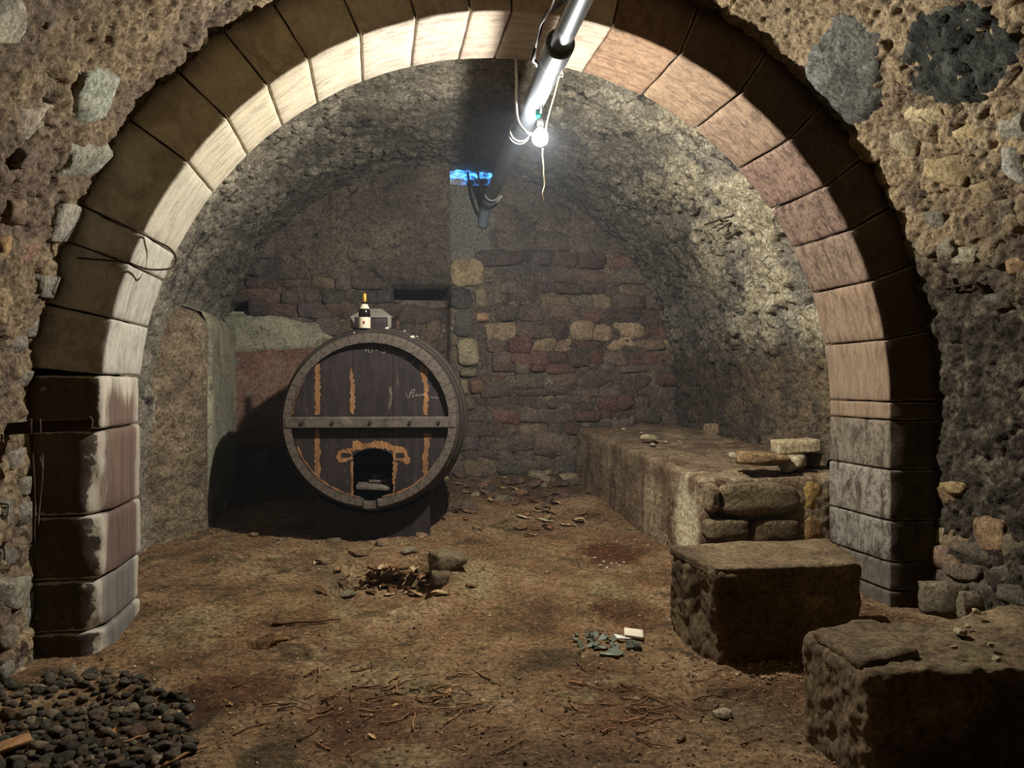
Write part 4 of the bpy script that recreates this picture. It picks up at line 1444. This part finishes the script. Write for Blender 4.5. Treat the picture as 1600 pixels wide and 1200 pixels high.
# ------------------------------------------------------------------ wine bottle on the barrel
def build_bottle():
    p = barrel_top(569.5, 517, .24)
    root = empty('wine_bottle', (p[0], p[1], p[2] - .002), 'dark wine bottle with cream label and gold foil standing on the cask', 'bottle')
    lathe('body', [(.040, 0), (.046, .004), (.048, .012), (.048, .135), (.046, .155), (.040, .178), (.030, .200), (.021, .222), (.017, .24), (.0165, .30), (.012, .302)], m_wine, root)
    lab = lathe('label', [(.0486, .016), (.0489, .018), (.0489, .104), (.0486, .106)], m_paper, root)
    lathe('neck_label', [(.0420, .176), (.0408, .178), (.0306, .202), (.0250, .214), (.0245, .215)], m_paper, root)
    lathe('foil', [(.0182, .234), (.0186, .236), (.0178, .30), (.0150, .305), (.003, .306)], m_gold, root)
    # emblem printed on the label: a small reddish oval
    V, F = [], []
    V.append((0, -.0494, .060))
    for k in range(16):
        a = 2 * math.pi * k / 16
        x = .010 * math.cos(a)
        V.append((x, -math.sqrt(.0493 ** 2 - x * x), .060 + .014 * math.sin(a)))
    F = [[0, 1 + k, 1 + (k + 1) % 16] for k in range(16)]
    o = mesh_np('emblem', V, F, m_red, lab)
    o.rotation_euler = (0, 0, -.12)
build_bottle()

# hood shaped box behind the bottle
def build_hood():
    p = barrel_top(584, 510, .62)
    root = empty('wooden_hood', (p[0], p[1], p[2] - .012), 'small grey wooden box with hipped top on the cask behind the bottle', 'box')
    root.rotation_euler = (0, 0, -YAW + .02)
    W = 31 * .0057
    V, F = rbox(4, (W, .15, .045), .004)
    mesh_np('box', V + np.array([0, 0, .047]), F, m_headpaint, root)
    V = [(-W - .01, -.16, .092), (W + .01, -.16, .092), (W + .01, .16, .092), (-W - .01, .16, .092), (-W * .42, -.05, .175), (W * .42, -.05, .175), (W * .42, .08, .175), (-W * .42, .08, .175)]
    F = [[3, 2, 1, 0], [4, 5, 6, 7], [0, 1, 5, 4], [1, 2, 6, 5], [2, 3, 7, 6], [3, 0, 4, 7]]
    mesh_np('hipped_top', V, F, m_crate, root, smooth=False)
    for s in (-1, 1):
        V, F = rbox(4, (.016, .008, .044), .003)
        mesh_np('corner_post', V + np.array([s * (W - .02), -.155, .047]), F, m_crate, root)
build_hood()
for i, (px, y_, s) in enumerate([(604.5, .33, .017), (644, .22, .022), (652, .45, .012), (632, .5, .012), (554, .1, .012)]):
    p = barrel_top(px, 0, y_)
    o = bpy.data.objects.new('plaster_crumb', STONE_ME[i + 2])
    o.scale = (s, s * .8, s * .7); o.location = p + np.array([0, 0, s * .55]); o.color = (*lin((235, 228, 205)), 1)
    link(o); tag(o, 'white crumb of plaster lying on top of the cask', 'crumb', 'plaster crumbs on the cask')

# things inside the hatch
Mb = Matrix.LocRotScale(barrel.location, barrel.rotation_euler, None)
V, F = rbox(6, (.135, .16, .014), .005)
bd = mesh_np('grey_board', V, F, m_greywood)
bd.matrix_world = Mb @ Matrix.Translation(((580 - 579) * K, .26, HC + (657 - 764) * K)) @ Matrix.Rotation(.06, 4, 'X') @ Matrix.Rotation(.05, 4, 'Y')
tag(bd, 'grey board lying just inside the hatch of the cask', 'board')
V, F = rbox(6, (.075, .10, .010), .004)
b2 = mesh_np('grey_board', V, F, m_greywood)
b2.matrix_world = Mb @ Matrix.Translation(((586 - 579) * K, .33, HC + (657 - 757) * K)) @ Matrix.Rotation(.05, 4, 'X')
tag(b2, 'smaller board lying on top of the board in the hatch', 'board')
o = bpy.data.objects.new('flat_stone', STONE_ME[3])
link(o); o.matrix_world = Mb @ Matrix.Translation(((582 - 579) * K, .34, HC + (657 - 751) * K)) @ Matrix.Diagonal((.055, .05, .022, 1))
o.color = (*lin((150, 132, 104)), 1)
tag(o, 'rounded flat stone lying on the boards inside the cask', 'stone')

# ------------------------------------------------------------------ drain pipe, cables, bulb
PA = np.array([0.980, 4.65, EYE + 1.75])
PE = atY(760, 322, 8.50)
PD = (PE - PA) / np.linalg.norm(PE - PA)
def pipe_at(Y): return PA + PD * ((Y - PA[1]) / PD[1])
def build_pipe():
    root = empty('drain_pipe', tuple(pipe_at(4.0)), 'long grey plastic drain pipe hung under the vault crown', 'pipe')
    o0 = np.array(root.location)
    def ringed(name, ya, yb, r, mat, ns=32, steps=10):
        V, F = tube_np([pipe_at(y) - o0 for y in np.linspace(ya, yb, steps)], r, ns)
        return mesh_np(name, V, F, mat, root)
    ringed('upper_length', .6, 3.84, .052, m_pvc)
    prof = [(3.70, .068), (3.705, .0735), (3.73, .075), (3.90, .075), (3.93, .073), (3.98, .0675), (5.0, .067), (7.0, .067), (8.02, .067)]
    V, F = tube_np([pipe_at(y) - o0 for y, _ in prof], [r for _, r in prof], 36)
    mesh_np('lower_length', V, F, m_pvc, root)
    V, F = tube_np([pipe_at(y) - o0 for y in (7.96, 7.98, 8.09, 8.11)], [.068, .079, .079, .068], 32)
    mesh_np('coupling', V, F, m_pvc, root)
    e0 = pipe_at(8.02)
    P = smooth_path([e0, pipe_at(8.25), pipe_at(8.40) + np.array([-.01, 0, -.03]), np.array([pipe_at(8.5)[0] - .03, 8.48, e0[2] - .10]), np.array([pipe_at(8.5)[0] - .04, 8.54, e0[2] - .19])], 6) - o0
    V, F = tube_np(P, .058, 24)
    mesh_np('elbow', V, F, m_pvc, root)
    # wire hangers round the pipe
    for Y, r in ((5.35, .071), (5.42, .073), (7.75, .07)):
        c = pipe_at(Y) - o0
        x = np.array([1, 0, 0]) - PD * PD[0]; x /= np.linalg.norm(x); y = np.cross(PD, x)
        a = np.linspace(0, 2 * np.pi, 33)
        pts = c + np.outer(np.cos(a), x) * r + np.outer(np.sin(a), y) * r
        V, F = tube_np(pts, .0045, 6)
        mesh_np('wire_hanger', V, F, m_cable, root)
    return root
build_pipe()

def px_path(lst):
    return [atY(a, b, Y) for a, b, Y in lst]
o = tube('power_cable', px_path([(905, -60, 2.9), (880, 0, 3.3), (852, 24, 3.6), (840, 62, 3.75), (833, 92, 3.9), (838, 99, 4.0), (845, 120, 4.25), (846, 150, 4.45), (845, 176, 4.57)]), .010, m_black, m=6)
tag(o, 'black power cable running beside the drain pipe to the bulb', 'cable')
o = tube('power_cable', px_path([(872, -20, 3.2), (862, 10, 3.4), (856, 22, 3.5), (844, 40, 3.62), (838, 66, 3.75), (835, 92, 3.92)]), .006, m_cable, m=6)
tag(o, 'thin pale cable clipped beside the black cable left of the pipe', 'cable')
o = tube('lamp_cable', px_path([(806, 84, 4.90), (807, 130, 4.86), (807, 170, 4.80), (811, 192, 4.74), (822, 206, 4.68), (838, 212, 4.64)]), .0085, m_cable, m=6)
tag(o, 'pale cable hanging from the arch soffit in a curve to the bulb', 'cable')
o = tube('vent_cable', px_path([(744, 240, 8.52), (747, 272, 8.45), (753, 298, 8.35), (764, 314, 8.2), (775, 316, 8.05), (784, 306, 7.95)]), .011, m_cable, m=6)
tag(o, 'grey cable looping from the blue lit vent to the far pipe end', 'cable')
o = tube('vent_cable', px_path([(731, 270, 8.60), (734, 296, 8.48), (741, 320, 8.45), (750, 342, 8.50)]), .012, m_black, m=6)
tag(o, 'black cable hanging below the blue lit vent beside the elbow', 'cable')

def build_bulb():
    root = empty('light_bulb', tuple(BULB + np.array([0, 0, .12])), 'bare lit bulb hanging in a small socket under the drain pipe', 'lamp')
    d = -np.array([0, 0, .12])
    def L(name, prof, mat):
        o = lathe(name, [(r, z + d[2]) for r, z in prof], mat, root, 24)
        return o
    L('bulb', [(.004, -.060), (.024, -.056), (.041, -.042), (.049, -.018), (.048, .004), (.038, .026), (.020, .044), (.014, .052)], m_bulb)
    L('screw_base', [(.0135, .048), (.0145, .052), (.0145, .066), (.013, .070)], m_iron)
    L('socket', [(.017, .064), (.019, .068), (.019, .098), (.013, .108), (.006, .112)], m_white)
    V, F = tube_np([(-.010, -.004, -.012), (-.016, -.004, .030)], [.017, .015], 10)
    mesh_np('insulating_sleeve', V, F, m_sock, root)
build_bulb()
jit = lambda a: [tuple(np.array(p) + np.array([R_.uniform(-.003, .003), 0, 0])) for p in a]
o = tube('twine', jit(px_path([(848, 232, 4.62), (848.5, 245, 4.62), (850, 262, 4.62), (849.5, 275, 4.62), (851.5, 290, 4.62), (848.5, 302, 4.62), (850, 316, 4.62)])), .0042, m_twine, m=4, ns=6)
tag(o, 'dusty knotted string hanging straight down from the bulb', 'string')
o = tube('twine', jit(px_path([(884, 86, 4.15), (878, 108, 4.3), (873, 122, 4.4), (866, 148, 4.5), (858, 180, 4.58), (853, 206, 4.61)])), .0045, m_twine, m=4, ns=6)
tag(o, 'dusty cobwebbed string slanting down from the pipe to the bulb', 'string')
o = tube('twine', jit(px_path([(870, 104, 4.25), (873, 116, 4.35), (878, 120, 4.38), (880, 112, 4.3)])), .003, m_twine, m=4, ns=6)
tag(o, 'short loop of cobwebbed string knotted beside the pipe', 'string')

# ------------------------------------------------------------------ ironwork in the walls
def build_bar():
    p = atY(4, 662, 4.0)
    root = empty('iron_bar', tuple(p), 'flat black iron bar sticking out of the left wall across the arch', 'bar')
    o0 = np.array(p)
    a, b = atY(4, 668, 4.0), atY(142, 664, 4.02)
    V = []
    def flat(pts, th, name):
        pts = [np.array(q) for q in pts]
        n = len(pts)
        V = [q - o0 for q in pts] + [q - o0 + np.array([0, th, 0]) for q in pts]
        F = [list(range(n)), [n + k for k in range(n)][::-1]] + [[k, n + k, n + (k + 1) % n, (k + 1) % n] for k in range(n)]
        mesh_np(name, V, F, m_rust, root, smooth=False)
    flat(px_path([(2, 662, 4.0), (60, 657, 4.0), (138, 655.5, 4.0), (139, 650, 4.0), (144, 656, 4.0), (143, 668, 4.0), (138, 673, 4.0), (60, 676, 4.0), (12, 680, 4.0), (8, 686, 4.0), (4, 705, 4.0), (0, 705, 4.0), (1, 670, 4.0)]), .02, 'bar')
    V, F = tube_np([atY(26, 670, 4.0) - o0 + np.array([0, .002, 0]), atY(26, 670, 4.0) - o0 - np.array([0, .012, 0])], [.006, .004], 8)
    mesh_np('rivet', V, F, m_iron, root)
build_bar()
for i, (pts, r, lab) in enumerate([
    ([(48, 654, 3.98), (48, 680, 3.98), (53, 760, 4.0), (53, 850, 4.02)], .007, 'thick dark cord hanging from the iron bar nearest the left wall'),
    ([(63, 655, 3.98), (64, 690, 3.98), (67, 730, 3.99), (62, 790, 4.0), (60, 820, 4.0)], .003, 'thin string hanging from the iron bar nearer the arch'),
    ([(53, 690, 3.99), (60, 705, 3.98), (68, 735, 3.98)], .0025, 'short slack string crossing between the two hanging cords')]):
    o = tube('cord', px_path(pts), r, m_rust if i == 0 else m_greywood, m=6, ns=6)
    tag(o, lab, 'string')
o = tube('wire_loop', px_path([(158, 338, 4.30), (190, 352, 4.27), (216, 363, 4.27), (245, 377, 4.40), (264, 387, 4.50), (274, 400, 4.55), (274, 412, 4.55), (264, 420, 4.50), (235, 421, 4.42), (212, 415, 4.28), (192, 409, 4.28), (120, 403, 4.30)]), .0055, m_rust, m=5, ns=6)
tag(o, 'black iron wire loop sticking out of the left side of the arch', 'wire')
def build_hook():
    p, n = hit_vault(1492, 435)
    root = empty('iron_hook', tuple(p), 'bent iron hook driven into the right wall near the arch', 'hook')
    o0 = p
    def P(px, py, lift):
        q, n2 = hit_vault(px, py); return q + n2 * (lift) - o0
    tubeV = [P(1491, 424, .07), P(1492, 434, .08), P(1493, 444, .085)]
    V, F = tube_np(tubeV, [.016, .018, .017], 4); mesh_np('plate', V, F, m_rust, root, smooth=False)
    V, F = tube_np([P(1493, 444, .085), P(1515, 441, .085), P(1541, 437, .075)], .008, 8); mesh_np('rod', V, F, m_rust, root)
    V, F = tube_np([P(1541, 436, .075), P(1546, 448, .04), P(1551, 462, -.02)], [.014, .02, .018], 5); mesh_np('spike', V, F, m_rust, root, smooth=False)
build_hook()
for i, (a, b, c, d, lab) in enumerate([(1122, 334, 1164, 329, 'long rusty nail sticking out of the right haunch of the far vault'), (1142, 345, 1158, 337, 'shorter rusty nail just under the long nail in the far vault')]):
    p, n = hit_vault(a, b); q, n2 = hit_vault(c, d)
    V, F = tube_np([p + n * .16, q + n2 * .02], [.006, .009], 6)
    tag(mesh_np('rusty_nail', V, F, m_rust), lab, 'nail')

# ------------------------------------------------------------------ things on the floor
def icos(seed):
    V, F = rock_mesh(seed, 4, .15, .10)
    return V, F
PEB = []
for k in range(6):
    V, F = rock_mesh(100 + k, 4, .12, .12)
    o = mesh_np('pebble', V, F, m_stone, mname='pebble_shape'); PEB.append(o.data); bpy.data.objects.remove(o)
# pebbles at the foot of the left wall
cells = []
tries = 0
while len(cells) < 235 and tries < 9000:
    tries += 1
    px, py = R_.uniform(-10, 300), R_.uniform(1052, 1205)
    lim = 320 - max(0, (1100 - py)) * 2.6 - max(0, py - 1150) * .9
    if px > lim: continue
    if px > 200 and R_.random() < .55: continue
    if py < 1070 and px < 70: continue
    p = on_floor(px, py)
    s = R_.uniform(.016, .04)
    if any((p[0] - q[0]) ** 2 + (p[1] - q[1]) ** 2 < (.8 * (s + q[2])) ** 2 for q in cells): continue
    cells.append((p[0], p[1], s))
for (x, y, s) in cells:
    o = bpy.data.objects.new('pebble', PEB[R_.randrange(6)])
    o.scale = (s * R_.uniform(.9, 1.3), s * R_.uniform(.7, 1.0), s * R_.uniform(.5, .75))
    o.rotation_euler = (R_.uniform(-.3, .3), R_.uniform(-.3, .3), R_.uniform(0, 6.3))
    o.location = (x, y, fz(x, y) + s * .32)
    c = R_.choice([(80, 73, 62), (66, 61, 54), (92, 83, 68), (104, 91, 72), (74, 71, 60), (94, 76, 58), (128, 114, 90)])
    o.color = (*lin(c), 1)
    link(o); tag(o, 'small rounded grey pebble in the heap at the foot of the left wall', 'pebble', 'pebbles by the left wall')

def rock_on_floor(name, px, py, w, d, h, c, label, cat='stone', rot=0, k=0, group=None, sink=.3):
    p = on_floor(px, py)
    o = bpy.data.objects.new(name, STONE_ME[k])
    o.scale = (w / 2, d / 2, h / 2); o.rotation_euler = (0, 0, rot); o.location = (p[0], p[1], p[2] + h * (.5 - sink)); o.color = (*lin(c), 1)
    link(o); return tag(o, label, cat, group)
rock_on_floor('flat_stone', 1131, 1121, .085, .07, .03, (160, 146, 116), 'single flat grey stone lying alone on the dirt floor', rot=.4, k=2, sink=.1)
rock_on_floor('flat_stone', 538, 932, .16, .09, .05, (130, 122, 96), 'flat grey stone at the near edge of the pit', k=3, sink=.2)
rock_on_floor('flat_stone', 700, 884, .22, .30, .16, (122, 106, 80), 'large slab stone at the right rim of the pit', k=5, sink=.35, rot=.3)
rock_on_floor('flat_stone', 690, 912, .14, .22, .12, (110, 94, 72), 'stone standing at the right end of the pit, below the large slab', k=8, sink=.3)
rock_on_floor('flat_stone', 345, 796, .10, .10, .10, (176, 162, 130), 'small whitish stone at the foot of the left pier', k=6, sink=.2)
rock_on_floor('flat_stone', 440, 1000, .18, .10, .07, (150, 122, 82), 'tan stone beside the hole in the floor', k=1, sink=.4, rot=-.2)
for i, (a, b, w_) in enumerate([(520, 846, .12), (440, 845, .09), (600, 850, .16), (660, 838, .12), (395, 838, .10), (560, 866, .18), (640, 862, .14), (505, 880, .13)]):
    rock_on_floor('rubble_stone', a, b, w_, w_ * .8, .05, R_.choice([(150, 138, 112), (124, 106, 80), (136, 112, 84)]), 'low stone half sunk in the earth in front of the cask', k=i, sink=.3, group='stones in front of the cask', rot=R_.uniform(0, 3))
# rubble at the foot of the back wall
for i in range(60):
    px, py = R_.uniform(690, 905), R_.uniform(738, 800)
    if R_.random() < (py - 745) / 80: continue
    p = on_floor(px, py); s = R_.uniform(.035, .10)
    o = bpy.data.objects.new('rubble_stone', STONE_ME[R_.randrange(14)])
    o.scale = (s, s * R_.uniform(.6, 1), s * R_.uniform(.3, .6)); o.rotation_euler = (R_.uniform(-.4, .4), R_.uniform(-.4, .4), R_.uniform(0, 6.3))
    o.location = (p[0], p[1], p[2] + s * .15)
    o.color = (*lin(R_.choice([(104, 88, 74), (120, 92, 70), (92, 80, 70), (140, 126, 100), (108, 84, 70)])), 1)
    link(o); tag(o, 'loose broken stone in the heap at the foot of the back wall', 'stone', 'rubble at the foot of the back wall')

for i, (a, b) in enumerate([(930, 872), (944, 878), (956, 881), (968, 884), (975, 879), (938, 884), (982, 895), (948, 888)]):
    rock_on_floor('plaster_crumb', a, b, R_.uniform(.018, .04), .016, .012, (214, 204, 178), 'white crumb of plaster beside the dark red patch of earth', 'crumb', k=i, sink=.2, group='plaster crumbs on the floor', rot=R_.uniform(0, 3))
for i, (a, b) in enumerate([(1040, 690), (1075, 704), (1108, 716), (1020, 694), (1130, 727), (1062, 690), (1002, 676), (975, 670)]):
    Yb = 5.2 + (748 - b) / 80 * 3.2
    zb = 1.40
    p = atD(a, b, 6)
    for _ in range(8):
        zb = .70 + .21 * min(max((p[1] - 5.08) / 3.54, 0), 1) + .01
        p = atZ(a, b, zb)
    o = bpy.data.objects.new('stone_chip', STONE_ME[i])
    q = R_.uniform(.018, .034)
    o.scale = (q, q * .8, q * .5); o.rotation_euler = (0, 0, i); o.location = p; o.color = (*lin((168, 152, 118)), 1)
    link(o); tag(o, 'small pale stone chip lying on the earthy top of the bench', 'stone', 'stone chips on the bench')

# dry leaves
def leaf_mesh(seed):
    r = random.Random(seed)
    n, m = 6, 5
    V = []
    for i in range(n):
        t = i / (n - 1)
        w_ = math.sin(math.pi * min(max(t * .94 + .03, 0), 1)) ** .8 * (.42 + .1 * r.uniform(-1, 1))
        for j in range(m):
            u = (j / (m - 1) - .5) * 2
            V.append((t * 2 - 1, u * w_ * (1 + .15 * r.uniform(-1, 1)), .22 * u * u + .18 * math.sin(t * 4 + seed) + .06 * r.uniform(-1, 1)))
    V = np.array(V)
    F = grid_faces(n, m)
    V2 = np.concatenate([V, V - np.array([0, 0, .03])])
    k = n * m
    Fs = [list(f) for f in F] + [[k + q for q in f[::-1]] for f in F]
    ring = [i * m for i in range(n)] + [(n - 1) * m + j for j in range(1, m)] + [i * m + m - 1 for i in range(n - 2, -1, -1)] + [j for j in range(m - 2, 0, -1)]
    for a, b in zip(ring, ring[1:] + ring[:1]): Fs.append([a, b, k + b, k + a])
    return V2, Fs
LEAF = []
for k in range(5):
    V, F = leaf_mesh(k)
    o = mesh_np('dry_leaf', V, F, m_leaf, mname='leaf_shape'); LEAF.append(o.data); bpy.data.objects.remove(o)
def leaf(px, py, s, c, label, group):
    p = on_floor(px, py)
    o = bpy.data.objects.new('dry_leaf', LEAF[R_.randrange(5)])
    o.scale = (s, s, s); o.rotation_euler = (R_.uniform(-.25, .25), R_.uniform(-.25, .25), R_.uniform(0, 6.3))
    o.location = (p[0], p[1], p[2] + s * .12); o.color = (*lin(c), 1)
    link(o); tag(o, label, 'leaf', group)
LC = [(132, 102, 70), (118, 90, 62), (154, 128, 92), (178, 154, 118), (108, 78, 54)]
for i in range(70):
    leaf(R_.gauss(605, 46), R_.gauss(903, 13), R_.uniform(.04, .075), R_.choice(LC), 'curled dry brown leaf lying in the pit before the cask', 'dry leaves in the pit')
for i in range(42):
    leaf(R_.uniform(690, 930), R_.uniform(742, 830), R_.uniform(.04, .075), R_.choice(LC + [(124, 88, 62), (128, 112, 84)]), 'dry leaf lying on the earth near the back wall', 'dry leaves near the back wall')
leaf(785, 779, .10, (160, 92, 62), 'reddish orange leaf lying near the back wall', None)
for (a, b) in [(819, 811), (851, 816), (887, 823), (905, 816), (830, 838), (845, 800)]:
    leaf(a, b, .075, (186, 176, 140), 'pale grey leaf lying on the floor beyond the pit', 'pale leaves beyond the pit')
for (a, b) in [(583, 1152), (618, 1102), (180, 1146), (205, 1148), (360, 1102), (700, 1085)]:
    leaf(a, b, R_.uniform(.022, .04), (196, 160, 112) if a > 400 else (150, 110, 70), 'small dry leaf lying in the foreground dirt', 'dry leaves in the foreground')

# twigs
def twig(px, py, L, r, ang_, c, label, group, bend=.15):
    p = on_floor(px, py)
    pts = []
    d = np.array([math.cos(ang_), math.sin(ang_)]); n_ = np.array([-d[1], d[0]])
    b = R_.uniform(-bend, bend)
    for t in np.linspace(-.5, .5, 7):
        q = p[:2] + d * t * L + n_ * (b * L * (t * t * 4 - 1) * .5 + R_.uniform(-.004, .004))
        pts.append((q[0], q[1], fz(q[0], q[1]) + r * 1.0 + R_.uniform(0, .006)))
    V, F = tube_np(pts, np.linspace(r, r * .5, 7), 5)
    o = mesh_np('twig', V, F, c)
    tag(o, label, 'twig', group)
    return o
m_twig = wood_mat('twig_bark', lin((120, 84, 52)), lin((176, 132, 88)), (40, 40, 40), .9, .4)
m_twigd = wood_mat('dark_twig_bark', lin((70, 46, 30)), lin((112, 78, 50)), (40, 40, 40), .9, .4)
for i in range(64):
    px, py = R_.gauss(600, 110), R_.gauss(1095, 34)
    if not (380 < px < 850 and 1010 < py < 1195): continue
    twig(px, py, R_.uniform(.06, .20), R_.uniform(.0025, .0055), R_.gauss(.6, .7), R_.choice([m_twig, m_twigd]), 'thin dry root or twig scattered on the middle of the dirt floor', 'twigs on the floor', .3)
for i in range(40):
    px, py = R_.gauss(1010, 70), R_.gauss(1115, 32)
    if not (860 < px < 1200 and 1040 < py < 1195): continue
    twig(px, py, R_.uniform(.05, .16), R_.uniform(.0025, .005), R_.gauss(-.4, .7), R_.choice([m_twig, m_twigd]), 'thin dry twig on the floor right of the middle', 'twigs on the right of the floor', .3)
twig(916, 1072, .17, .006, -.65, m_twig, 'longest twig lying below the broken glass', None, .05)
twig(288, 1183, .17, .009, .75, m_twig, 'thick pale stick beside the pebbles at the bottom edge', None, .03)
twig(215, 1155, .20, .006, .65, m_twig, 'brown stick lying across the pebble heap', None, .1)
twig(480, 975, .38, .012, .05, m_twigd, 'crooked root lying above the hole in the floor', None, .25)
p = on_floor(14, 1176)
V, F = rbox(4, (.075, .035, .009), .003)
o = mesh_np('wood_offcut', V, F, m_twig); o.location = (p[0], p[1], p[2] + .03); o.rotation_euler = (.1, -.1, .55)
tag(o, 'pale offcut of wood lying on the pebbles at the bottom left', 'wood')

# broken glass and tile by the floor's middle
p = on_floor(990, 1000)
V, F = rbox(6, (.052, .034, .010), .006)
o = mesh_np('tile_piece', V, F, m_paper); o.location = (p[0], p[1], p[2] + .035); o.rotation_euler = (.35, .12, -.25)
tag(o, 'cream coloured piece of tile leaning on the grey fragment', 'tile')
p = on_floor(971, 1001)
V = [(-.035, .03, .03), (.004, -.012, .03), (.045, -.035, .02), (-.03, -.02, .022)]
V2 = [(a, b, c - .006) for a, b, c in V]
F = [[0, 3, 2, 1], [4, 5, 6, 7], [0, 1, 5, 4], [1, 2, 6, 5], [2, 3, 7, 6], [3, 0, 4, 7]]
o = mesh_np('glass_shard', V + V2, F, m_white, smooth=False); o.location = p
tag(o, 'white curved shard beside the cream tile piece', 'shard')
rock_on_floor('fragment', 990, 1014, .09, .06, .05, (104, 104, 92), 'grey fragment propping up the cream tile piece', 'fragment', k=4, sink=.1)
for i in range(26):
    px, py = R_.gauss(938, 20), R_.gauss(1004, 9)
    p = on_floor(px, py)
    n_ = R_.choice([3, 4, 5]); s = R_.uniform(.014, .042)
    a0 = R_.uniform(0, 6)
    pts = [(s * R_.uniform(.6, 1.2) * math.cos(a0 + 6.28 * k / n_), s * R_.uniform(.5, 1) * math.sin(a0 + 6.28 * k / n_)) for k in range(n_)]
    V = [(x, y, .003) for x, y in pts] + [(x, y, -.003) for x, y in pts]
    F = [list(range(n_)), [n_ + k for k in range(n_)][::-1]] + [[k, n_ + k, n_ + (k + 1) % n_, (k + 1) % n_] for k in range(n_)]
    o = mesh_np('glass_shard', V, F, m_shard, smooth=False); o.location = (p[0], p[1], p[2] + .012); o.rotation_euler = (R_.uniform(-.7, .7), R_.uniform(-.7, .7), 0)
    tag(o, 'dull green splinter of broken glass in the scatter left of the tile', 'shard', 'broken glass on the floor')
p = on_floor(952, 1026)
V, F = rbox(4, (.05, .012, .006), .003)
o = mesh_np('glass_shard', V, F, m_shard); o.location = (p[0], p[1], p[2] + .012); o.rotation_euler = (.2, 0, -.45)
tag(o, 'long grey green shard at the near edge of the broken glass', 'shard')

# crumbs of earth and grit, too many to count
def crumbs(name, n, fx, cols, smin, smax, label):
    oct_v = np.array([(1, 0, 0), (-1, 0, 0), (0, 1, 0), (0, -1, 0), (0, 0, 1), (0, 0, -1)], float)
    oct_f = np.array([(0, 2, 4), (2, 1, 4), (1, 3, 4), (3, 0, 4), (2, 0, 5), (1, 2, 5), (3, 1, 5), (0, 3, 5)])
    x, y = fx(n)
    z = floor_z(x, y)
    s = smin + (smax - smin) * rng.random(len(x)) ** 3
    A = rng.normal(size=(len(x), 6, 3)) * .28 + oct_v[None]
    V = A * s[:, None, None] * np.array([1, 1, .7]) + np.stack([x, y, z + s * .3], 1)[:, None, :]
    F = oct_f[None] + (np.arange(len(x)) * 6)[:, None, None]
    o = mesh_np(name, V.reshape(-1, 3), F.reshape(-1, 3), cols, floor, smooth=False)
    tag(o, label, kind='stuff')
def fx_all(n):
    y = 2.4 + 6.1 * rng.random(n) ** 1.3; x = -1.9 + 5.2 * rng.random(n); return x, y
m_crumb = rock_mat('earth_crumbs', [(.3, lin((84, 62, 42))), (.5, lin((124, 98, 68))), (.66, lin((190, 168, 130)))], big=24, bump=(80, .3, .004))
crumbs('dirt_crumbs', 15000, fx_all, m_crumb, .003, .011, 'loose crumbs of earth and grit scattered over the floor')
def fx_edge(n):
    x = rng.normal(2.05, .22, n); y = rng.normal(3.55, .18, n); return x, y
crumbs('gravel', 900, fx_edge, m_crumb, .005, .016, 'fine gravel on the floor beside the two masonry blocks')

# haze volume added behind the arch to give the bulb its glow
def build_haze():
    m = bpy.data.materials.new('cellar_haze'); m.use_nodes = True
    n = m.node_tree.nodes; n.clear()
    out = n.new('ShaderNodeOutputMaterial'); v = n.new('ShaderNodeVolumeScatter')
    v.inputs['Color'].default_value = (.78, .88, 1, 1); v.inputs['Density'].default_value = HAZE; v.inputs['Anisotropy'].default_value = .35
    m.node_tree.links.new(v.outputs[0], out.inputs['Volume'])
    V, F = rbox_unit(1)
    V = V * np.array([2.55, 2.05, 1.9]) + np.array([CX, 6.45, 1.95])
    o = mesh_np('haze', V, F, m, smooth=False)
    tag(o, 'thin bluish haze added for the glow round the lit bulb', 'haze', kind='stuff')
HAZE = .014
build_haze()
